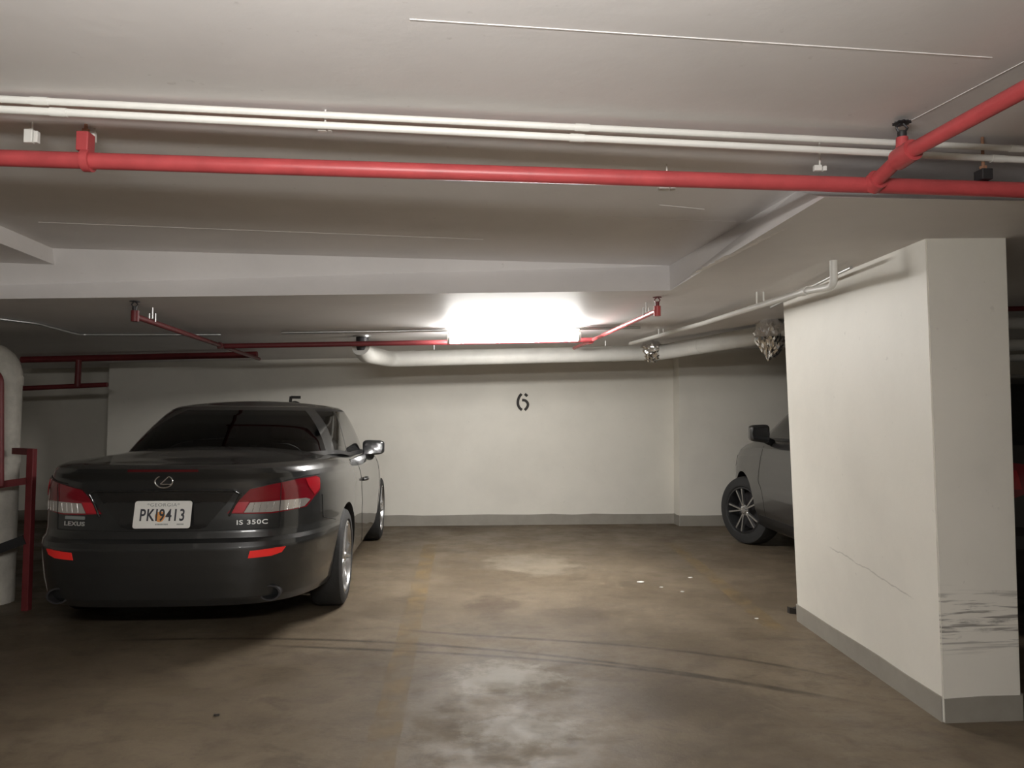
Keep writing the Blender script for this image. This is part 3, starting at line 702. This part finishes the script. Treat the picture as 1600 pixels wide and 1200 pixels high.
        for r in range(1, R + 1):
            f = 1 - r / R; ring = []
            for p in top:
                m_ = (y1 - y0) * .3; ysp = min(max(p.y, y0 + m_), y1 - m_); ring.append(Vector((p.x * f, ysp + (p.y - ysp) * f, sp['roof'] + sp['rcrown'] * (1 - f * f))))
            for k in range(n): cats['shell'].append((prev[k], prev[(k + 1) % n], ring[(k + 1) % n], ring[k]))
            prev = ring
        names = {'shell': ('roof', s.m['paint']), 'trim': ('window_trim', M_black), 'rear': ('rear_window', s.m['rear']), 'wind': ('windshield', M_glass_side)}
        for c, quads in cats.items():
            nm, mt = names.get(c, ('quarter_window' if c.startswith('quart') else 'side_window', s.m['side']))
            bm = new()
            for q in quads: bm.faces.new([bm.verts.new(p) for p in q])
            bmesh.ops.remove_doubles(bm, verts=bm.verts[:], dist=1e-4); bmesh.ops.dissolve_degenerate(bm, edges=bm.edges[:], dist=1e-5)
            o = obj(nm, bm, mt, s.root, 40)
    def patch(s, name, poly, off, mat, parent=None, step=.035, depth=.012):
        bm = new(); bm.faces.new([bm.verts.new((a, z, 0)) for a, z in poly]); bmesh.ops.triangulate(bm, faces=bm.faces[:])
        for _ in range(5):
            es = [e for e in bm.edges if e.calc_length() > step]
            if not es: break
            bmesh.ops.subdivide_edges(bm, edges=es, cuts=1); bmesh.ops.triangulate(bm, faces=[f for f in bm.faces if len(f.verts) > 3])
        bd = [e for e in bm.edges if e.is_boundary]; r = bmesh.ops.extrude_edge_only(bm, edges=bd); low = {v for v in r['geom'] if isinstance(v, bmesh.types.BMVert)}
        for v in bm.verts:
            a, z = v.co.x, v.co.y; v.co = s.S(a, z) + s.N(a, z) * (off - (depth if v in low else 0))
        return obj(name, bm, mat, parent or s.root, 40)
    def ribbon(s, name, pts, wd, off, mat, parent=None, sub=10):
        P2 = []
        for a, b in zip(pts, pts[1:]):
            for i in range(sub): P2.append((a[0] + (b[0] - a[0]) * i / sub, a[1] + (b[1] - a[1]) * i / sub))
        P2.append(pts[-1]); bm = new(); q = [s.S(*p) + s.N(*p) * off for p in P2]; tube(bm, q, wd / 2, 6); return obj(name, bm, mat, parent or s.root, 60)
    def wheels(s, steer=0.0, spokes=5, rim=M_rim, double=True):
        sp = s.sp; R = sp['wr']; W = sp['tw']; rr = R * sp['rimr']
        bm = new(); prof = [(rr, -W / 2 + .012), (rr + .012, -W / 2), (R - .035, -W / 2 + .002), (R - .012, -W / 2 + .014), (R, -W / 2 + .04), (R, W / 2 - .04), (R - .012, W / 2 - .014), (R - .035, W / 2 - .002), (rr + .012, W / 2), (rr, W / 2 - .012)]
        lathe(bm, prof, 48, closed=True); bmesh.ops.recalc_face_normals(bm, faces=bm.faces[:]); tyre = bpy.data.meshes.new('wheel'); bm.to_mesh(tyre); bm.free(); tyre.materials.append(M_rubber)
        bm = new(); lathe(bm, [(rr, W / 2 - .008), (rr - .014, W / 2 - .004), (rr - .022, W / 2 - .02), (rr - .03, -W / 2 + .01), (rr, -W / 2 + .01)], 48, closed=True)
        bmesh.ops.recalc_face_normals(bm, faces=bm.faces[:]); barrel = bpy.data.meshes.new('rim'); bm.to_mesh(barrel); bm.free(); barrel.materials.append(rim)
        bm = new(); h = W / 2 - .03
        for k in range(spokes):
            a0 = 2 * math.pi * k / spokes + .3
            for da in ((-.16, .16) if double else (0,)):
                dr = Vector((math.cos(a0 + da * 1.15), math.sin(a0 + da * 1.15), 0)); ds = Vector((math.cos(a0 + da * .75), math.sin(a0 + da * .75), 0)); w_ = sp.get('spw', .016)
                p, q = ds * .045 + Vector((0, 0, h + .005)), dr * (rr - .012) + Vector((0, 0, h + .012)); n = Vector((-dr.y, dr.x, 0)); vs = []
                for pt, ww in ((p, w_), (q, w_ * 1.2)): vs.append([bm.verts.new(pt + n * (sx * ww / 2) + Vector((0, 0, z))) for sx, z in ((-1, -.02), (1, -.02), (.8, 0.006), (-.8, 0.006))])
                for i in range(4): bm.faces.new((vs[0][i], vs[0][(i + 1) % 4], vs[1][(i + 1) % 4], vs[1][i]))
                bm.faces.new(vs[0][::-1]); bm.faces.new(vs[1])
        bmesh.ops.recalc_face_normals(bm, faces=bm.faces[:]); spk = bpy.data.meshes.new('spokes'); bm.to_mesh(spk); bm.free(); spk.materials.append(M_rim)
        bm = new(); lathe(bm, [(.055, h - .015), (.055, h + .004), (.03, h + .012), (.026, h + .018)], 24); hub = bpy.data.meshes.new('hub_cap'); bmesh.ops.recalc_face_normals(bm, faces=bm.faces[:]); bm.to_mesh(hub); bm.free(); hub.materials.append(M_rim)
        bm = new(); lathe(bm, [(rr * .8, -.03), (rr * .8, -.015)], 32); bmesh.ops.recalc_face_normals(bm, faces=bm.faces[:]); disc = bpy.data.meshes.new('brake_disc'); bm.to_mesh(disc); bm.free(); disc.materials.append(M_dark)
        for me in (tyre, barrel):
            for p in me.polygons: p.use_smooth = True
            me.set_sharp_from_angle(angle=math.radians(35))
        for iy, wy in enumerate(sp['axles']):
            for sx in (-1, 1):
                t = link('wheel', tyre, None, s.root); st = steer if iy == 1 else 0
                t.matrix_local = Matrix.Translation((sx * sp['track'], wy, R)) @ Matrix.Rotation(st, 4, 'Z') @ Matrix.Rotation(sx * math.pi / 2, 4, 'Y')
                for nm, me in (('rim', barrel), ('spokes', spk), ('hub_cap', hub), ('brake_disc', disc)): link(nm, me, None, t)
    def mirror(s, sx, y, z, x, w_=.20, h_=.125):
        bm = new(); bmesh.ops.create_cube(bm, size=1.0); bmesh.ops.bevel(bm, geom=bm.edges[:], offset=.28, segments=5, affect='EDGES', profile=.6)
        for v in bm.verts:
            u = v.co.x + .5; v.co = Vector((sx * (x + v.co.x * w_), y + v.co.y * .11 * (1.1 - .3 * u), z + v.co.z * h_ * (1.05 - .2 * u) + .008 * u))
        o = obj('mirror', bm, s.m['paint'], s.root, 60)
        bm = new(); xa = s.bx(y + .08, z - .13) - .03
        tube(bm, [Vector((sx * xa, y + .06, z - .085)), Vector((sx * (x - w_ * .35), y + .01, z - .055)), Vector((sx * (x - w_ * .25), y, z - .02))], [.035, .024, .026], 10, .03); obj('mirror_arm', bm, M_black, o, 50)
        bm = new(); prism(bm, [(-.42, -.36), (.36, -.30), (.43, 0), (.38, .36), (-.36, .40), (-.46, 0)], lambda u, v_: Vector((sx * (x + u * w_), y - .0545, z + v_ * h_)), lambda u, v_: Vector((sx * (x + u * w_), y - .060, z + v_ * h_)))
        obj('mirror_glass', bm, s.m.get('mirror', M_garnish), o)
    def bx(s, y, z):
        lp = s.lev(min(z, s.sp['levels'][-1][0])); return max((p for p in lp.p), key=lambda p: -abs(p[1] - y))[0]
    def arc_at(s, y, z):                 # arc length where the side passes a given y
        lp = s.lev(z); k = min(range(len(lp.p)), key=lambda i: abs(lp.p[i][1] - y) + (10 if lp.p[i][0] < .6 else 0)); return lp.L[k]
def text_mesh(name, body, size, mat, parent, M, sx=1.0, bold=0.0, depth=.001, spacing=1.0):
    cu = bpy.data.curves.new(name, 'FONT'); cu.body = body; cu.size = size; cu.align_x = 'CENTER'; cu.align_y = 'CENTER'; cu.extrude = depth; cu.offset = bold; cu.space_character = spacing; cu.resolution_u = 3
    o = bpy.data.objects.new('tmp_text', cu); COL.objects.link(o); bpy.context.view_layer.update(); dg = bpy.context.evaluated_depsgraph_get()
    me = bpy.data.meshes.new_from_object(o.evaluated_get(dg)); bpy.data.objects.remove(o)
    me.transform(M @ Matrix.Scale(sx, 4, (1, 0, 0))); me.name = name; me.materials.clear(); me.materials.append(mat)
    return link(name, me, None, parent)
def seats(car, spots, z0, z1):
    for x, y in spots:
        bm = new(); box(bm, (x - .24, y - .07, z0 - .3), (x + .24, y + .07, z0), .05); o = obj('seat_back', bm, M_seat, car.root, 50)
        bm = new(); box(bm, (x - .13, y - .06, z0 + .02), (x + .13, y + .04, z1), .035); tube(bm, [Vector((x - .05, y, z0 - .03)), Vector((x - .05, y, z0 + .05))], .007, 6); tube(bm, [Vector((x + .05, y, z0 - .03)), Vector((x + .05, y, z0 + .05))], .007, 6); obj('headrest', bm, M_seat, o, 50)

# ---------------------------------------------------------------- dark grey coupe, bay 5
coupe_spec = dict(
    levels=[(.205, .80, .16, 4.40), (.225, .845, .07, 4.52), (.27, .868, .040, 4.58), (.36, .882, .020, 4.61), (.46, .889, .006, 4.63), (.555, .894, .0, 4.64), (.580, .894, .010, 4.64),
            (.600, .893, .045, 4.63), (.635, .893, .058, 4.63), (.70, .893, .060, 4.62), (.80, .890, .068, 4.60), (.87, .880, .058, 4.57), (.925, .862, .052, 4.53), (.955, .842, .034, 4.49), (.985, .808, .022, 4.45), (1.0, .768, .050, 4.40)],
    nr=5.0, nf=4.0, bow=.055, zpiv=.50, shoulder=[(.0, 1.0), (.5, 1.005), (1.0, 1.0), (2.0, .965), (3.3, .945), (4.2, .80), (4.6, .70)],
    crown=[(0, .0), (.35, .02), (1.0, .075), (1.6, .05), (3.2, .06), (3.6, .085), (4.4, .07)], spine=(.75, .75), cabin=(1.25, 3.45),
    axles=(1.0, 3.73), track=.775, wr=.325, arch=.362, tw=.215, rimr=.74,
    gh=[(0, .775, .93, 3.62, 0), (.25, .742, 1.13, 3.38, .30), (.5, .706, 1.34, 3.12, .58), (.7, .672, 1.52, 2.92, .785), (.82, .648, 1.64, 2.80, .89), (.92, .615, 1.75, 2.69, .962), (1.0, .565, 1.87, 2.58, 1.0)],
    gnr=4.6, gnf=4.0, gbow=.10, belt=[(.9, 1.00), (1.3, 1.01), (2.0, .965), (3.3, .945), (3.7, .97)], roof=1.372, rcrown=.038,
    wins=[('rear', .06, .83, 0, .70, .85, 1.3), ('wind', .06, .86, 0, .74, 3.15, 3.7), ('quart', .05, .80, .5, .8, 1.36, 1.72), ('side', .05, .84, .5, .8, 1.76, 3.22)],
    blacks=[('t', 0, .05, .5, .8, 1.3, 3.25), ('t', .05, .86, .5, .8, 1.72, 1.76), ('t', .84, .88, .5, .8, 1.36, 3.22)])
CY = 4.05; cx = P(250, 802, CY).x
coupe = Car('coupe', 'dark grey convertible coupe with white Georgia plate parked in bay 5', coupe_spec, dict(paint=M_paint, rear=M_glass_rear, side=M_glass_side), (cx, CY, 0), math.radians(5.0))
coupe.body(); coupe.greenhouse(); coupe.wheels(0, 5)
c = coupe
TL = [(.335, .735), (.39, .80), (.455, .868), (.58, .893), (.74, .912), (.90, .917), (.955, .905), (.94, .83), (.87, .795), (.80, .745), (.57, .727), (.43, .730)]
CL = [(.455, .792), (.62, .797), (.79, .797), (.83, .785), (.78, .750), (.57, .735), (.425, .738)]
for sx in (-1, 1):
    t = c.patch('tail_light', [(sx * a, z) for a, z in TL], .006, M_lens)
    c.patch('clear_lens', [(sx * a, z) for a, z in CL], .009, M_clear, t, depth=.006)
    c.patch('inner_lens', [(sx * a, z) for a, z in [(.345, .738), (.395, .797), (.45, .797), (.42, .738)]], .009, M_lens2, t, depth=.006)
    c.patch('outer_lens', [(sx * a, z) for a, z in [(.82, .865), (.80, .908), (.90, .912), (.945, .90), (.932, .84), (.87, .81)]], .009, M_lens2, t, depth=.006)
    c.ribbon('lens_divider', [(sx * .615, .728), (sx * .625, .897)], .004, .010, M_gap, t)
    for a in (.47, .505, .54, .575, .66, .70, .74): c.ribbon('lens_rib', [(sx * a, .742), (sx * (a + .01), .790)], .004, .0095, M_chrome, t)
    c.patch('bumper_reflector', [(sx * a, z) for a, z in [(.465, .492), (.475, .532), (.62, .541), (.675, .541), (.65, .512), (.59, .497)]], .004, M_reflect, depth=.01)
    # exhaust tip
    bm = new(); Mx = Matrix.Translation((sx * .57, .155, .285)) @ Matrix.Rotation(math.pi / 2, 4, 'X') @ Matrix.Scale(1.35, 4, (1, 0, 0))
    lathe(bm, [(.036, -.14), (.042, -.14), (.044, .055), (.036, .055)], 28, Mx, closed=True); e_ = obj('exhaust_tip', bm, M_dark, c.root, 40)
    bm = new(); lathe(bm, [(.036, -.1), (.036, -.09)], 24, Mx); obj('exhaust_bore', bm, M_black, e_)
    # side seams, handle
    s1, s2 = c.arc_at(1.74, .80), c.arc_at(1.60, .40)
    c.ribbon('door_seam', [(sx * c.arc_at(1.72, .93), .95), (sx * c.arc_at(1.72, .75), .75), (sx * c.arc_at(1.82, .45), .45), (sx * c.arc_at(1.95, .26), .26)], .005, .0, M_gap)
    c.ribbon('door_seam', [(sx * c.arc_at(3.22, .95), .95), (sx * c.arc_at(3.28, .6), .6), (sx * c.arc_at(3.2, .26), .26)], .005, .0, M_gap)
    c.ribbon('bumper_seam', [(sx * .97, .80), (sx * .99, .66), (sx * c.arc_at(.66, .62), .62)], .004, .0005, M_gap)
    c.ribbon('trunk_seam', [(sx * .625, .728), (sx * .62, .645)], .004, .0005, M_gap)
    a0_ = c.arc_at(1.86, .80); bm = new(); q = [c.S(sx * (a0_ + k * .05), .80) + c.N(sx * (a0_ + k * .05), .80) * o_ for k, o_ in ((0, .0), (.6, .03), (3.2, .03), (3.8, .0))]; tube(bm, q, .012, 10, .02); obj('door_handle', bm, M_paint, c.root, 50)
    c.mirror(sx, 2.80, .995, .875, .20, .145)
    c.patch('headlight', [(sx * (c.lev(.66).L[-1] - a), z) for a, z in [(.45, .62), (.95, .70), (1.1, .86), (.9, .86), (.5, .74)]], .004, M_clear)
# licence recess garnish, seams, brake light strip
c.patch('licence_recess', [(-.37, .850), (.37, .850), (.33, .79), (.225, .662), (.19, .652), (-.19, .652), (-.225, .662), (-.33, .79)], .002, M_garnish)
c.ribbon('recess_lip', [(-.345, .72), (-.405, .845), (-.37, .862), (0, .866), (.37, .862), (.405, .845), (.345, .72)], .014, .008, M_garnish)
c.ribbon('trunk_seam', [(-.62, .645), (0, .641), (.62, .645)], .005, .001, M_gap)
c.ribbon('trunk_seam', [(-.96, .922), (-.80, .925), (-.62, .905), (-.55, .898)], .004, .001, M_gap)
c.ribbon('trunk_seam', [(.96, .922), (.80, .925), (.62, .905), (.55, .898)], .004, .001, M_gap)
c.patch('high_brake_light', [(-.19, .970), (.19, .970), (.185, .982), (-.185, .982)], .002, M_brake)
# licence plate, tipped back with the trunk
pl = c.S(0, .735) + Vector((0, -.026, 0)); tilt = Matrix.Translation(pl) @ Matrix.Rotation(math.radians(90 - 13), 4, 'X')
def rrect(w_, h_, r_, k=5):
    out = []
    for cx_, cy_, a0 in ((w_ / 2 - r_, h_ / 2 - r_, 0), (-w_ / 2 + r_, h_ / 2 - r_, 90), (-w_ / 2 + r_, -h_ / 2 + r_, 180), (w_ / 2 - r_, -h_ / 2 + r_, 270)):
        out += [(cx_ + r_ * math.cos(math.radians(a0 + 90 * i / k)), cy_ + r_ * math.sin(math.radians(a0 + 90 * i / k))) for i in range(k + 1)]
    return out
bm = new(); prism(bm, rrect(.305, .150, .014), lambda x, y: tilt @ Vector((x, y, 0)), lambda x, y: tilt @ Vector((x, y, -.003))); plate = obj('licence_plate', bm, M_plate, c.root); plate['label'] = 'white plate reading GEORGIA PKI9413'
bm = new(); prism(bm, rrect(.285, .130, .010), lambda x, y: tilt @ Vector((x, y, .0012)), lambda x, y: tilt @ Vector((x, y, -.001))); obj('plate_field', bm, M_plate, plate)
def on_plate(x, y, z=.0014): return tilt @ Matrix.Translation((x, y, z))
bm = new(); prism(bm, [(.027 * math.cos(a) * (1 + .08 * math.sin(3 * a)) , .029 * math.sin(a)) for a in [2 * math.pi * k / 20 for k in range(20)]], lambda x, y: tilt @ Vector((x - .012, y - .012, .0018)), lambda x, y: tilt @ Vector((x - .012, y - .012, .001))); obj('peach_emblem', bm, M_peach, plate)
text_mesh('plate_number', 'PKI9413', .092, M_ink, plate, on_plate(0, -.006, .0022), .70, .0016, .0006, 1.12)
text_mesh('plate_state', '*GEORGIA*', .026, M_inkg, plate, on_plate(0, .052), 1.2, .0, .0004, 1.1)
for x0_, n_ in ((-.032, 9), (.082, 5)):
    for k in range(n_):
        bm = new(); box(bm, (x0_ + k * .0075, -.057, .001), (x0_ + k * .0075 + .0052, -.0495, .002), 0, tilt); obj('small_print', bm, M_inkg, plate)
# round emblem
ec = c.S(0, .915) + Vector((0, -.010, 0)); EM = Matrix.Translation(ec) @ Matrix.Rotation(math.radians(86), 4, 'X'); bm = new()
tube(bm, [EM @ Vector((.047 * math.cos(a), .034 * math.sin(a), 0)) for a in [2 * math.pi * k / 40 for k in range(41)]], .0048, 8, cap=False)
emb = obj('emblem', bm, M_chrome, c.root, 60); bm = new(); tube(bm, [EM @ Vector(p) for p in ((.022, .026, .0), (-.018, -.014, .0), (-.004, -.016, 0), (.043, -.014, 0))], .0042, 8, .006); obj('emblem_stroke', bm, M_chrome, emb, 60)
def on_rear(a, z, o=.002):
    n = c.N(a, z); r_ = (c.S(a + .01, z) - c.S(a - .01, z)).normalized(); u = n.cross(r_).normalized(); p = c.S(a, z) + n * o
    return Matrix(((r_.x, u.x, n.x, p.x), (r_.y, u.y, n.y, p.y), (r_.z, u.z, n.z, p.z), (0, 0, 0, 1)))
text_mesh('model_badge', 'IS 350C', .036, M_badge, c.root, on_rear(.47, .683, .005), 1.35, .0006, .002, 1.1)
text_mesh('maker_badge', 'LEXUS', .032, M_badge, c.root, on_rear(-.49, .680, .006), 1.35, .0006, .002, 1.1)
bm = new(); Q = on_rear(-.49, .713, .004); prism(bm, rrect(.125, .018, .004), lambda x, y: Q @ Vector((x, y, .002)), lambda x, y: Q @ Vector((x, y, -.003))); obj('dealer_badge', bm, M_inkg, c.root)
seats(c, ((-.37, 2.35), (.37, 2.35), (-.33, 1.65), (.33, 1.65)), 1.08, 1.23)

# ---------------------------------------------------------------- charcoal crossover behind the pillar
suv_spec = dict(
    levels=[(.22, .78, .25, 4.25), (.30, .85, .08, 4.36), (.40, .885, .02, 4.40), (.55, .90, .0, 4.42), (.62, .90, .01, 4.42), (.66, .898, .06, 4.41), (.78, .90, .075, 4.39), (.92, .895, .085, 4.34), (1.00, .875, .10, 4.27), (1.05, .845, .115, 4.18), (1.075, .80, .14, 4.08)],
    nr=6.5, nf=4.2, bow=.04, zpiv=.55, shoulder=[(0, 1.11), (1.0, 1.11), (2.6, 1.08), (3.1, 1.075), (3.9, 1.025), (4.4, .91)],
    crown=[(0, .0), (1, .03), (3.0, .05), (3.6, .06), (4.3, .05)], spine=(.6, .7), cabin=(.3, 3.45),
    axles=(.86, 3.52), track=.785, wr=.345, arch=.395, tw=.225, rimr=.69, spw=.018,
    gh=[(0, .80, .12, 3.82, 0), (.25, .768, .22, 3.48, .28), (.5, .735, .33, 3.14, .55), (.7, .70, .42, 2.86, .76), (.82, .675, .47, 2.68, .875), (.92, .645, .52, 2.50, .955), (1, .59, .60, 2.32, 1.0)],
    gnr=6.0, gnf=4.2, gbow=.06, belt=[(0, 1.10), (1.0, 1.10), (2.6, 1.07), (3.4, 1.065)], roof=1.57, rcrown=.035,
    wins=[('rear', .08, .80, 0, .66, .05, .3), ('wind', .05, .86, 0, .74, 3.3, 4.0), ('side', .05, .80, .5, .9, 1.75, 3.18), ('quart', .05, .80, .5, .9, .65, 1.68)],
    blacks=[('t', 0, .05, .5, .9, .6, 3.3), ('t', .05, .84, .5, .9, 1.68, 1.75)])
wl = F(1166, 849)                               # contact of the steered front wheel
rz = math.radians(1.5); fx, fy = -suv_spec['track'], 3.52
sx0 = wl.x - (fx * math.cos(rz) - fy * math.sin(rz)) + .05; sy0 = wl.y - (fx * math.sin(rz) + fy * math.cos(rz))
suv = Car('crossover', 'charcoal crossover half hidden behind the white pillar', suv_spec, dict(paint=M_paint2, rear=M_glass_dark, side=M_glass_dark, mirror=M_garnish), (sx0, sy0, 0), rz)
suv.body(); suv.greenhouse(); suv.wheels(math.radians(24), 5, M_rimdark)
for sx in (-1, 1):
    t = suv.patch('tail_light', [(sx * a, z) for a, z in [(.36, .85), (.36, .99), (.70, 1.03), (1.05, 1.0), (1.0, .88), (.80, .80), (.50, .80)]], .006, M_lens)
    suv.patch('inner_lens', [(sx * a, z) for a, z in [(.42, .86), (.44, .96), (.66, .97), (.64, .86)]], .009, M_lens2, t, depth=.006)
    suv.mirror(sx, 2.72, 1.145, .985, .18, .17)
    suv.ribbon('door_seam', [(sx * suv.arc_at(2.92, 1.0), 1.02), (sx * suv.arc_at(2.98, .7), .7), (sx * suv.arc_at(2.9, .34), .34)], .005, .0, M_gap)
    suv.ribbon('door_seam', [(sx * suv.arc_at(1.72, 1.0), 1.02), (sx * suv.arc_at(1.75, .7), .7), (sx * suv.arc_at(1.75, .34), .34)], .005, .0, M_gap)
    a_ = [suv.arc_at(y, .36) for y in (1.32, 3.05)]; suv.patch('sill_cladding', [(sx * a_[0], .24), (sx * a_[0], .36), (sx * a_[1], .36), (sx * a_[1], .24)], .006, M_black, step=.15)
    L_ = suv.lev(.75).L[-1]; suv.patch('headlight', [(sx * (L_ - a), z) for a, z in [(.5, .74), (1.0, .80), (1.12, .93), (.9, .92), (.5, .82)]], .004, M_clear)
    a0_ = suv.arc_at(1.84, .90); bm = new(); q = [suv.S(sx * (a0_ + k * .05), .90) + suv.N(sx * (a0_ + k * .05), .90) * o_ for k, o_ in ((0, .0), (.6, .03), (3.2, .03), (3.8, .0))]; tube(bm, q, .012, 10, .02); obj('door_handle', bm, M_paint2, suv.root, 50)
suv.patch('rear_plate_recess', [(-.30, .70), (.30, .70), (.28, .86), (-.28, .86)], .003, M_garnish)
seats(suv, ((-.37, 2.1), (.37, 2.1), (-.33, 1.2), (.33, 1.2)), 1.16, 1.34)

# ================================================================== LITTER
def scrap(px, py, s, label, mat=M_paper, name='paper_scrap', th=.004, group='paper scraps'):
    p = F(px, py); bm = new(); K = 7; ph = random.random() * 6
    poly = [(s * random.uniform(.6, 1) * math.cos(ph + 2 * math.pi * k / K) * 1.6, s * random.uniform(.6, 1) * math.sin(ph + 2 * math.pi * k / K)) for k in range(K)]
    prism(bm, poly, lambda x, y: Vector((x, y, 0.0005)), lambda x, y: Vector((x, y, th * random.uniform(.6, 1.6)))); o = obj(name, bm, mat); o.location = (p.x, p.y, 0); prop(o, label, 'litter', group)
scrap(1001, 910, .022, 'largest white paper scrap on the floor of bay 6')
scrap(1033, 918, .010, 'tiny pale scrap just right of the largest scrap')
scrap(1079, 903, .013, 'white scrap farthest right of the scraps in bay 6')
scrap(1066, 925, .012, 'white scrap nearest the drive lane in bay 6')
scrap(1182, 967, .011, 'lone pale scrap near the foot of the pillar')
scrap(1243, 958, .035, 'dark clump of debris at the far foot of the pillar', M_debris, 'debris_clump', .03, None)
scrap(338, 1118, .012, 'small dark fleck on the floor behind the coupe', M_debris, 'debris_fleck', .006, None)
